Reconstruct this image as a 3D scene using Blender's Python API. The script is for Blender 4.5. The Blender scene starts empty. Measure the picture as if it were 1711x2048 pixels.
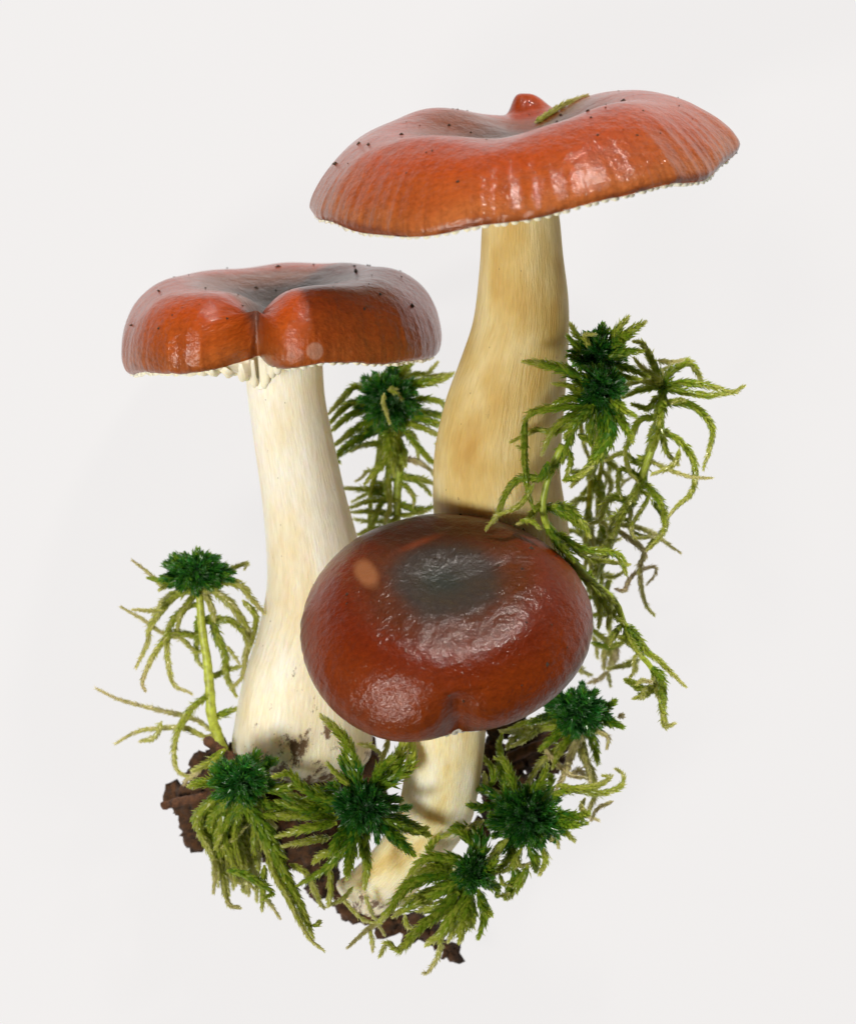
import bpy, bmesh, math, random
import numpy as np
from mathutils import Vector, Matrix, noise

# ------------------------------------------------------------------ camera, light table, lamps, exposure
scene = bpy.context.scene
CAM_H = 1.20          # camera height above the light table (m), looking straight down
Z_REF = 0.035         # height at which one photo pixel is 0.1 mm
PX = 1e-4
W_PX, H_PX = 1711, 2048

cam_data = bpy.data.cameras.new('camera')
cam = bpy.data.objects.new('camera', cam_data)
scene.collection.objects.link(cam)
cam.location = (0, 0, CAM_H)
cam.rotation_euler = (0, 0, 0)
cam_data.sensor_fit = 'VERTICAL'
cam_data.sensor_height = 24.0
cam_data.lens = 24.0 * (CAM_H - Z_REF) / (H_PX * PX)
cam_data.clip_start = 0.05
cam_data.clip_end = 20.0
cam_data.dof.use_dof = True
cam_data.dof.focus_distance = CAM_H - 0.058
cam_data.dof.aperture_fstop = 13.0
scene.camera = cam

world = bpy.data.worlds.new('World')
scene.world = world
world.use_nodes = True
world.node_tree.nodes['Background'].inputs[0].default_value = (1.0, 0.93, 0.82, 1)
world.node_tree.nodes['Background'].inputs[1].default_value = 0.10

def area_lamp(name, loc, target, size, power, color):
    d = bpy.data.lights.new(name, 'AREA')
    d.shape = 'DISK'
    d.size = size
    d.energy = power
    d.color = color
    o = bpy.data.objects.new(name, d)
    scene.collection.objects.link(o)
    o.location = loc
    o.rotation_euler = (Vector(target) - Vector(loc)).to_track_quat('-Z', 'Y').to_euler()
    return o

area_lamp('key_lamp', (0.20, 0.72, 0.50), (0, 0, 0.04), 0.10, 9.5, (1.0, 0.95, 0.88))
area_lamp('front_lamp', (-0.40, -0.30, 0.76), (0, 0, 0.04), 0.22, 8.0, (1.0, 0.95, 0.87))

scene.view_settings.view_transform = 'Standard'
scene.view_settings.look = 'None'
scene.view_settings.exposure = 0.0
scene.view_settings.gamma = 1.0
scene.render.engine = 'CYCLES'
scene.cycles.use_denoising = True
scene.cycles.max_bounces = 10
scene.cycles.diffuse_bounces = 5
scene.cycles.transmission_bounces = 6
scene.cycles.caustics_reflective = False
scene.cycles.caustics_refractive = False

# ------------------------------------------------------------------ helpers
rng = random.Random(11)

def P(x, y, z):
    """photo pixel + height over the table (m) -> point"""
    k = (CAM_H - z) / (CAM_H - Z_REF) * PX
    return Vector(((x - W_PX / 2) * k, (H_PX / 2 - y) * k, z))

ZOOM = {'p': (0, 0, 1.0), 'r': (960, 620, 3.1685), 's': (960, 1000, 3.8886), 'f': (180, 1060, 2.8517),
        'g': (300, 1420, 3.0554), 'h': (740, 1400, 3.1685), 'b': (640, 690, 4.994)}

def pts(key, flat):
    ox, oy, k = ZOOM[key]
    return [(ox + flat[i] / k, oy + flat[i + 1] / k) for i in range(0, len(flat), 2)]

def smooth01(x, a, b):
    t = min(1.0, max(0.0, (x - a) / (b - a)))
    return t * t * (3 - 2 * t)

def catmull(P_, n):
    """n samples along a Catmull-Rom curve through the points, about evenly spaced"""
    Q = [np.array(p, float) for p in P_]
    Q = [2 * Q[0] - Q[1]] + Q + [2 * Q[-1] - Q[-2]]
    dense = []
    for i in range(1, len(Q) - 2):
        a, b, c, d = Q[i - 1:i + 3]
        for t in np.linspace(0, 1, 14, endpoint=False):
            dense.append(0.5 * (2 * b + (c - a) * t + (2 * a - 5 * b + 4 * c - d) * t * t + (3 * b - a - 3 * c + d) * t ** 3))
    dense.append(Q[-2])
    D = np.array(dense)
    s = np.concatenate([[0], np.cumsum(np.linalg.norm(np.diff(D, axis=0), axis=1))])
    u = np.linspace(0, s[-1], n)
    return np.stack([np.interp(u, s, D[:, k]) for k in range(D.shape[1])], 1), s[-1]

def interp(x, xs, ys):
    return float(np.interp(x, xs, ys))

def spline1(ctrl, n):
    return catmull(ctrl, n)[0]

def mesh_obj(name, verts, faces, mat, parent=None, smooth=True, origin=None, attrs=None, mats=None, face_mats=None):
    me = bpy.data.meshes.new(name)
    o_ = Vector(origin) if origin is not None else Vector((0, 0, 0))
    V = np.array(verts, float).reshape(-1, 3) - np.array(o_)
    me.from_pydata(V.tolist(), [], faces)
    if smooth:
        me.shade_smooth()
    for m in (mats or [mat]):
        me.materials.append(m)
    if face_mats is not None:
        me.polygons.foreach_set('material_index', face_mats)
    for an, (ty, data) in (attrs or {}).items():
        a = me.attributes.new(an, ty, 'POINT')
        a.data.foreach_set('color' if ty == 'FLOAT_COLOR' else 'vector' if ty == 'FLOAT_VECTOR' else 'value',
                           np.array(data, np.float32).ravel())
    me.update()
    ob = bpy.data.objects.new(name, me)
    scene.collection.objects.link(ob)
    if parent is not None:
        ob.parent = parent
    elif origin is not None:
        ob.location = o_
    return ob

def thing(name, label, cat, loc, group=None):
    e = bpy.data.objects.new(name, None)
    e.empty_display_size = 0.01
    scene.collection.objects.link(e)
    e.location = loc
    e['label'] = label
    e['category'] = cat
    if group:
        e['group'] = group
    return e

# ------------------------------------------------------------------ materials
def new_mat(name):
    m = bpy.data.materials.new(name)
    m.use_nodes = True
    nt = m.node_tree
    return m, nt, nt.nodes, nt.links, nt.nodes['Principled BSDF']

def node(nt, kind, **kw):
    n = nt.nodes.new(kind)
    for k, v in kw.items():
        setattr(n, k, v)
    return n

def ramp(nt, stops, interp_='LINEAR'):
    r = nt.nodes.new('ShaderNodeValToRGB')
    r.color_ramp.interpolation = interp_
    el = r.color_ramp.elements
    while len(el) > 1:
        el.remove(el[-1])
    for i, (p, c) in enumerate(stops):
        e = el[0] if i == 0 else el.new(p)
        e.position = p
        e.color = (*c, 1) if len(c) == 3 else c
    return r

def math_(nt, op, a, b=None, clamp=False):
    n = nt.nodes.new('ShaderNodeMath')
    n.operation = op
    n.use_clamp = clamp
    for i, v in enumerate((a, b)):
        if v is None:
            continue
        if isinstance(v, (int, float)):
            n.inputs[i].default_value = v
        else:
            nt.links.new(v, n.inputs[i])
    return n.outputs[0]

def mix_col(nt, fac, a, b, blend='MIX'):
    n = nt.nodes.new('ShaderNodeMix')
    n.data_type = 'RGBA'
    n.blend_type = blend
    for sock, v in ((n.inputs[0], fac), (n.inputs[6], a), (n.inputs[7], b)):
        if isinstance(v, (int, float)):
            sock.default_value = v
        elif isinstance(v, tuple):
            sock.default_value = (*v, 1)
        else:
            nt.links.new(v, sock)
    return n.outputs[2]

def cap_material(name, stops, blotch, seed, wet=0.72):
    m, nt, N, L, b = new_mat(name)
    at = node(nt, 'ShaderNodeAttribute', attribute_name='cap_place')
    sep = node(nt, 'ShaderNodeSeparateXYZ'); L.new(at.outputs['Vector'], sep.inputs[0])
    r2 = math_(nt, 'ADD', math_(nt, 'MULTIPLY', sep.outputs[0], sep.outputs[0]), math_(nt, 'MULTIPLY', sep.outputs[1], sep.outputs[1]))
    r = math_(nt, 'SQRT', r2)
    # soft uneven pigment
    n1 = node(nt, 'ShaderNodeTexNoise'); L.new(at.outputs['Vector'], n1.inputs['Vector'])
    n1.noise_dimensions = '4D'; n1.inputs['Scale'].default_value = 3.2; n1.inputs['Detail'].default_value = 4; n1.inputs['W'].default_value = seed
    off = math_(nt, 'MULTIPLY', math_(nt, 'SUBTRACT', n1.outputs[0], 0.5), 0.22)
    rr = math_(nt, 'ADD', r, off)
    cr = ramp(nt, stops, 'EASE'); L.new(rr, cr.inputs[0])
    # radial fibres: direction only, stretched along the radius
    inv = math_(nt, 'DIVIDE', 1.0, math_(nt, 'MAXIMUM', r, 0.02))
    comb = node(nt, 'ShaderNodeCombineXYZ')
    L.new(math_(nt, 'MULTIPLY', sep.outputs[0], inv), comb.inputs[0])
    L.new(math_(nt, 'MULTIPLY', sep.outputs[1], inv), comb.inputs[1])
    L.new(math_(nt, 'MULTIPLY', r, 0.12), comb.inputs[2])
    n2 = node(nt, 'ShaderNodeTexNoise'); L.new(comb.outputs[0], n2.inputs['Vector'])
    n2.inputs['Scale'].default_value = 26; n2.inputs['Detail'].default_value = 3
    fib = ramp(nt, [(0.35, (0.78, 0.74, 0.70)), (0.65, (1.15, 1.18, 1.2))]); L.new(n2.outputs[0], fib.inputs[0])
    rimw = math_(nt, 'MULTIPLY', math_(nt, 'MULTIPLY', math_(nt, 'SUBTRACT', r, 0.70), 3.6, True), 0.75)
    c1 = mix_col(nt, math_(nt, 'ADD', rimw, 0.10), cr.outputs[0], fib.outputs[0], 'MULTIPLY')
    # fine mottling
    n3 = node(nt, 'ShaderNodeTexNoise'); L.new(at.outputs['Vector'], n3.inputs['Vector'])
    n3.inputs['Scale'].default_value = 38; n3.inputs['Detail'].default_value = 6; n3.inputs['Roughness'].default_value = 0.65
    mot = ramp(nt, [(0.32, (0.60, 0.56, 0.52)), (0.68, (1.3, 1.32, 1.3))]); L.new(n3.outputs[0], mot.inputs[0])
    c2 = mix_col(nt, 0.55, c1, mot.outputs[0], 'MULTIPLY')
    last = c2
    for (bx, by, rx, ry, rot, col, amt, soft) in blotch:      # elliptical patches of another colour on the skin, edges roughened by noise
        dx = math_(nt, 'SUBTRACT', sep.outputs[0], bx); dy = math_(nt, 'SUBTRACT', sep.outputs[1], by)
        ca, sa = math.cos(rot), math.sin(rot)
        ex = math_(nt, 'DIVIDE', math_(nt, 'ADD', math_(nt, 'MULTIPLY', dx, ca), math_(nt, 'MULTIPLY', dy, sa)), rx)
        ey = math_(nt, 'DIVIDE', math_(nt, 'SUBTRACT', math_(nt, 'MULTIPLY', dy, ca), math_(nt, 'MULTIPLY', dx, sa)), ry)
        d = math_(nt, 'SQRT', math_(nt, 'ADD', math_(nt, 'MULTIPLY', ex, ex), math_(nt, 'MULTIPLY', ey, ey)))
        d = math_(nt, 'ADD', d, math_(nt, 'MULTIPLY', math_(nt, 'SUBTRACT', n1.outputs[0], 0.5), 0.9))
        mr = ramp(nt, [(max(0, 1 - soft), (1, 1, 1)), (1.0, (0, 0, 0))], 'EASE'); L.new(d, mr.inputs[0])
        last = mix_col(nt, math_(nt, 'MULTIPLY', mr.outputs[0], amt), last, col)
    L.new(last, b.inputs['Base Color'])
    b.inputs['Roughness'].default_value = 0.38
    b.inputs['Specular IOR Level'].default_value = 0.12
    b.inputs['Subsurface Weight'].default_value = 0.15
    b.inputs['Subsurface Radius'].default_value = (1.0, 0.35, 0.12)
    b.inputs['Subsurface Scale'].default_value = 0.004
    b.inputs['Coat Weight'].default_value = wet
    b.inputs['Coat Roughness'].default_value = 0.06
    b.inputs['Coat IOR'].default_value = 1.42
    # tacky, finely grained skin that breaks the highlight up
    g = node(nt, 'ShaderNodeTexNoise'); L.new(at.outputs['Vector'], g.inputs['Vector'])
    g.inputs['Scale'].default_value = 60; g.inputs['Detail'].default_value = 3; g.inputs['Roughness'].default_value = 0.7
    g2 = node(nt, 'ShaderNodeTexNoise'); L.new(at.outputs['Vector'], g2.inputs['Vector'])
    g2.inputs['Scale'].default_value = 14; g2.inputs['Detail'].default_value = 3
    hsum = math_(nt, 'ADD', math_(nt, 'MULTIPLY', g.outputs[0], 0.55),
                 math_(nt, 'ADD', math_(nt, 'MULTIPLY', g2.outputs[0], 1.6), math_(nt, 'MULTIPLY', n2.outputs[0], math_(nt, 'MULTIPLY', rimw, 0.9))))
    bp = node(nt, 'ShaderNodeBump'); L.new(hsum, bp.inputs['Height'])
    bp.inputs['Strength'].default_value = 0.8; bp.inputs['Distance'].default_value = 0.00036
    L.new(bp.outputs[0], b.inputs['Normal']); L.new(bp.outputs[0], b.inputs['Coat Normal'])
    return m

def stem_material(name, seed, dirt, tones):
    m, nt, N, L, b = new_mat(name)
    at = node(nt, 'ShaderNodeAttribute', attribute_name='stem_place')     # cos, sin, length along (0 top .. 1 base)
    mp = node(nt, 'ShaderNodeMapping'); L.new(at.outputs['Vector'], mp.inputs[0])
    mp.inputs['Scale'].default_value = (1, 1, 1.1); mp.inputs['Location'].default_value = (seed, seed * 2, 0)
    n1 = node(nt, 'ShaderNodeTexNoise'); L.new(mp.outputs[0], n1.inputs['Vector'])
    n1.inputs['Scale'].default_value = 26; n1.inputs['Detail'].default_value = 5; n1.inputs['Roughness'].default_value = 0.6
    mq = node(nt, 'ShaderNodeMapping'); L.new(at.outputs['Vector'], mq.inputs[0]); mq.inputs['Scale'].default_value = (1, 1, 5.0)
    n2 = node(nt, 'ShaderNodeTexNoise'); L.new(mq.outputs[0], n2.inputs['Vector'])
    n2.inputs['Scale'].default_value = 1.1; n2.inputs['Detail'].default_value = 3; n2.noise_dimensions = '4D'; n2.inputs['W'].default_value = seed
    c = ramp(nt, [(0.30, tones[0]), (0.43, tones[1]), (0.60, tones[2])]); L.new(n2.outputs[0], c.inputs[0])
    f = ramp(nt, [(0.35, (0.86, 0.83, 0.76)), (0.62, (1.04, 1.04, 1.04))]); L.new(n1.outputs[0], f.inputs[0])
    col = mix_col(nt, 0.7, c.outputs[0], f.outputs[0], 'MULTIPLY')
    sep = node(nt, 'ShaderNodeSeparateXYZ'); L.new(at.outputs['Vector'], sep.inputs[0])
    # soil smears, thick at the foot, a few flecks higher up
    n3 = node(nt, 'ShaderNodeTexNoise'); L.new(mq.outputs[0], n3.inputs['Vector'])
    n3.noise_dimensions = '4D'; n3.inputs['W'].default_value = seed + 5
    n3.inputs['Scale'].default_value = 3.4; n3.inputs['Detail'].default_value = 9; n3.inputs['Roughness'].default_value = 0.74
    low = math_(nt, 'MULTIPLY', math_(nt, 'POWER', sep.outputs[2], 5.0), dirt)
    dm = ramp(nt, [(0.66, (0, 0, 0)), (0.71, (1, 1, 1))]); L.new(math_(nt, 'ADD', n3.outputs[0], low), dm.inputs[0])
    col = mix_col(nt, math_(nt, 'MULTIPLY', dm.outputs[0], 0.92), col, (0.13, 0.050, 0.010))
    v = node(nt, 'ShaderNodeTexVoronoi'); L.new(mq.outputs[0], v.inputs['Vector']); v.inputs['Scale'].default_value = 4.5
    sp = ramp(nt, [(0.03, (1, 1, 1)), (0.05, (0, 0, 0))]); L.new(v.outputs['Distance'], sp.inputs[0])
    col = mix_col(nt, math_(nt, 'MULTIPLY', sp.outputs[0], 0.8), col, (0.10, 0.05, 0.02))
    L.new(col, b.inputs['Base Color'])
    b.inputs['Roughness'].default_value = 0.5
    b.inputs['Specular IOR Level'].default_value = 0.3
    L.new(math_(nt, 'SUBTRACT', 0.8, math_(nt, 'MULTIPLY', dm.outputs[0], 0.8), True), b.inputs['Subsurface Weight'])
    b.inputs['Subsurface Radius'].default_value = (1.0, 0.72, 0.30)
    b.inputs['Subsurface Scale'].default_value = 0.0055
    bp = node(nt, 'ShaderNodeBump'); L.new(n1.outputs[0], bp.inputs['Height'])
    bp.inputs['Strength'].default_value = 0.55; bp.inputs['Distance'].default_value = 0.0008
    L.new(bp.outputs[0], b.inputs['Normal'])
    return m

def flesh_material():
    m, nt, N, L, b = new_mat('gill_flesh')
    b.inputs['Base Color'].default_value = (0.86, 0.80, 0.62, 1)
    b.inputs['Roughness'].default_value = 0.45
    b.inputs['Subsurface Weight'].default_value = 0.6
    b.inputs['Subsurface Radius'].default_value = (1.0, 0.8, 0.45)
    b.inputs['Subsurface Scale'].default_value = 0.002
    return m

def moss_material():
    m = bpy.data.materials.new('moss_leaf'); m.use_nodes = True
    nt = m.node_tree; nt.nodes.clear(); L = nt.links
    out = node(nt, 'ShaderNodeOutputMaterial')
    at = node(nt, 'ShaderNodeAttribute', attribute_name='leaf_tint')
    gm = node(nt, 'ShaderNodeGamma'); L.new(at.outputs['Color'], gm.inputs['Color']); gm.inputs['Gamma'].default_value = 0.52
    hs = node(nt, 'ShaderNodeHueSaturation'); L.new(gm.outputs[0], hs.inputs['Color'])
    hs.inputs['Saturation'].default_value = 1.25; hs.inputs['Value'].default_value = 1.2
    d = node(nt, 'ShaderNodeBsdfDiffuse'); L.new(at.outputs['Color'], d.inputs[0])
    t = node(nt, 'ShaderNodeBsdfTranslucent'); L.new(hs.outputs[0], t.inputs[0])
    mx = node(nt, 'ShaderNodeMixShader'); mx.inputs[0].default_value = 0.68
    L.new(d.outputs[0], mx.inputs[1]); L.new(t.outputs[0], mx.inputs[2])
    gl = node(nt, 'ShaderNodeBsdfGlossy'); gl.inputs['Roughness'].default_value = 0.28
    gl.inputs['Color'].default_value = (1, 1, 1, 1)
    fr = node(nt, 'ShaderNodeFresnel'); fr.inputs[0].default_value = 1.38
    m2 = node(nt, 'ShaderNodeMixShader'); L.new(math_(nt, 'MULTIPLY', fr.outputs[0], 0.7), m2.inputs[0])
    L.new(mx.outputs[0], m2.inputs[1]); L.new(gl.outputs[0], m2.inputs[2])
    L.new(m2.outputs[0], out.inputs[0])
    return m

def moss_stem_material():
    m, nt, N, L, b = new_mat('moss_stalk')
    at = node(nt, 'ShaderNodeAttribute', attribute_name='leaf_tint')
    tc = node(nt, 'ShaderNodeTexCoord')
    n = node(nt, 'ShaderNodeTexNoise'); L.new(tc.outputs['Object'], n.inputs['Vector'])
    n.inputs['Scale'].default_value = 900; n.inputs['Detail'].default_value = 4
    r = ramp(nt, [(0.3, (0.55, 0.5, 0.45)), (0.7, (1.25, 1.25, 1.2))]); L.new(n.outputs[0], r.inputs[0])
    L.new(mix_col(nt, 0.8, at.outputs['Color'], r.outputs[0], 'MULTIPLY'), b.inputs['Base Color'])
    b.inputs['Roughness'].default_value = 0.45
    b.inputs['Subsurface Weight'].default_value = 0.7
    b.inputs['Subsurface Radius'].default_value = (1.0, 0.9, 0.3)
    b.inputs['Subsurface Scale'].default_value = 0.002
    return m

def soil_material(name, dark, light, scale):
    m, nt, N, L, b = new_mat(name)
    tc = node(nt, 'ShaderNodeTexCoord')
    n = node(nt, 'ShaderNodeTexNoise'); L.new(tc.outputs['Object'], n.inputs['Vector'])
    n.inputs['Scale'].default_value = scale; n.inputs['Detail'].default_value = 8; n.inputs['Roughness'].default_value = 0.7
    r = ramp(nt, [(0.35, dark), (0.68, light)]); L.new(n.outputs[0], r.inputs[0])
    L.new(r.outputs[0], b.inputs['Base Color'])
    b.inputs['Roughness'].default_value = 0.75
    bp = node(nt, 'ShaderNodeBump'); L.new(n.outputs[0], bp.inputs['Height'])
    bp.inputs['Strength'].default_value = 0.9; bp.inputs['Distance'].default_value = 0.0015
    L.new(bp.outputs[0], b.inputs['Normal'])
    return m

def table_material():
    m, nt, N, L, b = new_mat('opal_acrylic')
    b.inputs['Base Color'].default_value = (0.03, 0.03, 0.03, 1)
    b.inputs['Roughness'].default_value = 0.6
    b.inputs['Specular IOR Level'].default_value = 0.1
    b.inputs['Emission Color'].default_value = (1.0, 0.978, 0.972, 1)
    b.inputs['Emission Strength'].default_value = 0.83
    return m

M_FLESH = flesh_material()
M_MOSS = moss_material()
M_STALK = moss_stem_material()
M_SOIL = soil_material('damp_soil', (0.010, 0.005, 0.002), (0.13, 0.048, 0.010), 520)
M_TWIG = soil_material('twig_bark', (0.03, 0.012, 0.005), (0.20, 0.075, 0.025), 700)
M_SPECK = soil_material('soil_speck', (0.015, 0.008, 0.004), (0.09, 0.045, 0.02), 2000)

# ------------------------------------------------------------------ the light table
TS = 0.30
tb = bmesh.new()
bmesh.ops.create_cube(tb, size=1.0, matrix=Matrix.Translation((0, 0, -0.006)) @ Matrix.Diagonal((TS * 2, TS * 2, 0.012, 1)))
bmesh.ops.bevel(tb, geom=tb.edges[:], offset=0.0015, segments=2, affect='EDGES')
me = bpy.data.meshes.new('light_table'); tb.to_mesh(me); tb.free()
me.materials.append(table_material())
table = bpy.data.objects.new('light_table', me); scene.collection.objects.link(table)
table['kind'] = 'structure'; table['label'] = 'evenly glowing white light table under the mushrooms'

# ------------------------------------------------------------------ mushrooms
class Cap:
    """Cap described in its own frame (x right, y back, z cap axis), lengths in cm."""
    def __init__(s, centre, tilt, roll, profile, rmul, hadd, extra=None):
        s.c = P(*centre)
        s.k = (CAM_H - centre[2]) / (CAM_H - Z_REF)
        a, ro = math.radians(tilt), math.radians(roll)
        n = Vector((-math.sin(ro) * math.cos(a), math.cos(ro) * math.cos(a), math.sin(a)))
        u = Vector((math.cos(ro), math.sin(ro), 0))
        s.n, s.u, s.v = n, u, n.cross(u)
        s.profile, s.rmul, s.hadd, s.extra = profile, rmul, hadd, extra
        s.R = max(p[0] for p in profile)
    def local(s, r, h, th):
        q = r / s.R
        r2 = r * s.rmul(q, th)
        h2 = h + s.hadd(q, th)
        x, y = r2 * math.cos(th), r2 * math.sin(th)
        if s.extra:
            h2 += s.extra(x, y, q)
        return x, y, h2
    def world(s, x, y, h):
        return s.c + (s.u * x + s.v * y + s.n * h) * (0.01 * s.k)

def ang(th, c):
    return (th - math.radians(c) + math.pi) % (2 * math.pi) - math.pi

def gauss(th, c, w):
    return math.exp(-(ang(th, c) / math.radians(w)) ** 2)

def build_cap(cap, parent, mat, n_th, wrinkle, under, label=None):
    top = spline1(cap.profile, 90)                       # centre -> margin
    und = spline1(under, 26)                             # margin -> near the stem
    prof = np.concatenate([top, und])
    nt_ = len(top)
    verts, place, faces, fm = [], [], [], []
    org = parent.location
    for i, (r, h) in enumerate(prof):
        r = max(r, 0.0)
        on_top = i < nt_
        arc = i / (nt_ - 1)
        for j in range(n_th):
            th = 2 * math.pi * j / n_th
            x, y, hh = cap.local(r, h, th)
            if on_top:
                q = r / cap.R
                # low, soft unevenness and radial furrows towards the margin
                nz = noise.noise(Vector((x * 0.9, y * 0.9, wrinkle))) * 0.05 * smooth01(q, 0.0, 0.3)
                rim = smooth01(arc, 0.62, 0.95)
                fur = noise.noise(Vector((math.cos(th) * 17, math.sin(th) * 17, arc * 1.5 + wrinkle))) \
                    + 0.6 * noise.noise(Vector((math.cos(th) * 34, math.sin(th) * 34, arc * 2 + wrinkle)))
                hh += nz * (1 - 0.6 * rim) + fur * 0.022 * rim
                k = 1 + fur * 0.006 * rim
                x, y = x * k, y * k
            verts.append(cap.world(x, y, hh))
            qq = arc if on_top else 1.0
            place.append((qq * math.cos(th), qq * math.sin(th), 0.2 * h))
    nr = len(prof)
    for i in range(nr - 1):
        for j in range(n_th):
            a, b2 = i * n_th + j, i * n_th + (j + 1) % n_th
            faces.append((a, a + n_th, b2 + n_th, b2)); fm.append(0 if i < nt_ - 1 else 1)
    faces.append(tuple((nr - 1) * n_th + j for j in reversed(range(n_th)))); fm.append(1)
    ob = mesh_obj('cap', verts, faces, None, parent, origin=org, mats=[mat, M_FLESH], face_mats=fm,
                  attrs={'cap_place': ('FLOAT_VECTOR', place)})
    cap.ob = ob
    if label:
        ob['label'] = label
    return ob

def build_gills(cap, parent, count, under, depth, seed, r_in):
    """each gill a thin blade hanging from the underside, its rounded end just showing below the margin"""
    R_ = random.Random(seed)
    us = sorted([(r, h) for r, h in under])
    rs, hs = [p[0] for p in us], [p[1] for p in us]
    rm = rs[-1]
    for g in range(count):
        th = 2 * math.pi * (g + R_.uniform(-0.22, 0.22)) / count
        short = R_.random() < 0.3
        r0 = r_in + (0.45 * (rm - r_in) if short else 0.0)
        r1 = rm * R_.uniform(0.985, 1.0)
        verts, faces = [], []
        K = 9
        for i in range(K):
            t = i / (K - 1)
            r = r0 + (r1 - r0) * t
            h = interp(r, rs, hs) + 0.02
            d = depth * (math.sin(math.pi * min(1, t * 0.55 + 0.18)) ** 0.7) * R_.uniform(0.9, 1.1)
            if i == K - 1:
                d *= 0.62
            if i == 0:
                d *= 0.35
            for side in (-1, 1):
                w = 0.075 * side
                for hh, ww in ((h, w), (h - d * 0.7, w * 0.9), (h - d, w * 0.35)):
                    x, y, z = cap.local(r, hh, th)
                    tx, ty = -math.sin(th), math.cos(th)
                    verts.append(cap.world(x + tx * ww, y + ty * ww, z))
        for i in range(K - 1):
            a, b2 = i * 6, (i + 1) * 6
            ring = [0, 1, 2, 5, 4, 3]
            for k in range(5):
                p, q = ring[k], ring[k + 1]
                faces.append((a + p, a + q, b2 + q, b2 + p))
        e = (K - 1) * 6
        faces.append((e, e + 1, e + 2, e + 5, e + 4, e + 3)); faces.append((0, 3, 4, 5, 2, 1))
        mesh_obj('gill', verts, faces, M_FLESH, cap.ob, origin=parent.location)

def build_stem(parent, left, right, z_ctrl, mat, seed, depth_k=1.0):
    """left/right: outline in photo pixels from top to base; z_ctrl: (y, z of the axis)"""
    n = 150
    ys0, ys1 = left[0][1], left[-1][1]
    Lc, _ = catmull(left, n); Rc, _ = catmull(right, n)
    nth = 120
    verts, place, faces = [], [], []
    zy, zz = [p[0] for p in z_ctrl], [p[1] for p in z_ctrl]
    for i in range(n):
        t = i / (n - 1)
        cx, cy = (Lc[i] + Rc[i]) / 2
        z = interp(cy, zy, zz)
        A, B = P(*Lc[i], z), P(*Rc[i], z)
        c = (A + B) / 2
        ax = (B - A); w = ax.length / 2; ax.normalize()
        # keep the cross-section upright to the axis
        for j in range(nth):
            th = 2 * math.pi * j / nth
            q = Vector((math.cos(th), math.sin(th), t * 3))
            f = noise.noise(Vector((q.x * 2.2, q.y * 2.2, t * 2.5 + seed))) * 0.03 \
                + noise.noise(Vector((q.x * 9, q.y * 9, t * 1.2 + seed))) * 0.008 \
                + noise.noise(Vector((q.x * 24, q.y * 24, t * 3 + seed))) * 0.003
            rr = w * (1 + f)
            verts.append(c + ax * (rr * math.cos(th)) + Vector((0, 0, 1)) * (rr * depth_k * math.sin(th)))
            place.append((q.x, q.y, t))
    for i in range(n - 1):
        for j in range(nth):
            a, b2 = i * nth + j, i * nth + (j + 1) % nth
            faces.append((a, b2, b2 + nth, a + nth))
    faces.append(tuple(range(nth))[::-1]); faces.append(tuple((n - 1) * nth + j for j in range(nth)))
    return mesh_obj('stem', verts, faces, mat, parent, origin=parent.location,
                    attrs={'stem_place': ('FLOAT_VECTOR', place)})

def crumb(verts, faces, c, s, R_):
    base = len(verts)
    V = [(1, 0, 0), (-1, 0, 0), (0, 1, 0), (0, -1, 0), (0, 0, 1), (0, 0, -1)]
    st = (R_.uniform(0.6, 1.6), R_.uniform(0.6, 1.4), R_.uniform(0.5, 1.0))
    for v in V:
        verts.append(Vector(c) + Vector([v[k] * st[k] * s * R_.uniform(0.7, 1.3) for k in range(3)]))
    for f in ((0, 2, 4), (2, 1, 4), (1, 3, 4), (3, 0, 4), (2, 0, 5), (1, 2, 5), (3, 1, 5), (0, 3, 5)):
        faces.append(tuple(base + i for i in f))

def cap_specks(cap, parent, n, seed, q_max=0.8):
    R_ = random.Random(seed)
    verts, faces = [], []
    top = spline1(cap.profile, 90)
    for _ in range(n):
        i = int(89 * math.sqrt(R_.random()) * q_max)
        th = R_.uniform(0, 2 * math.pi)
        x, y, h = cap.local(max(0, top[i][0]), top[i][1], th)
        h += noise.noise(Vector((x * 0.9, y * 0.9, seed % 7))) * 0.0
        crumb(verts, faces, cap.world(x, y, h), R_.choice((0.00014, 0.0002, 0.0003, 0.0004)), R_)
    o = mesh_obj('soil_specks', verts, faces, M_SPECK, cap.ob, smooth=False, origin=parent.location)
    o['kind'] = 'stuff'

# ---- tall mushroom with the wide cap
m1 = thing('mushroom', 'tallest mushroom, widest wavy orange-red cap with a glossy shine, on a thick cream stem', 'mushroom', P(1010, 1380, 0.012),
           'mushrooms growing from one clump')
prof1 = [(0.0, 0.62), (0.4, 0.63), (0.9, 0.74), (1.5, 1.02), (2.1, 1.22), (2.7, 1.24), (3.3, 1.02), (3.8, 0.62), (4.12, 0.22), (4.25, -0.06), (4.21, -0.20)]
und1 = [(4.21, -0.20), (4.12, -0.20), (3.6, 0.02), (2.6, 0.24), (1.6, 0.28), (0.75, 0.20)]
def rmul1(q, th):
    w = smooth01(q, 0.3, 1.0)
    return 1 + w * (0.012 * math.sin(3 * th + 0.4) + 0.012 * math.sin(5 * th) + 0.006 * math.sin(9 * th + 1) + 0.03 * gauss(th, 2, 9) * smooth01(q, 0.85, 1))
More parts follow.
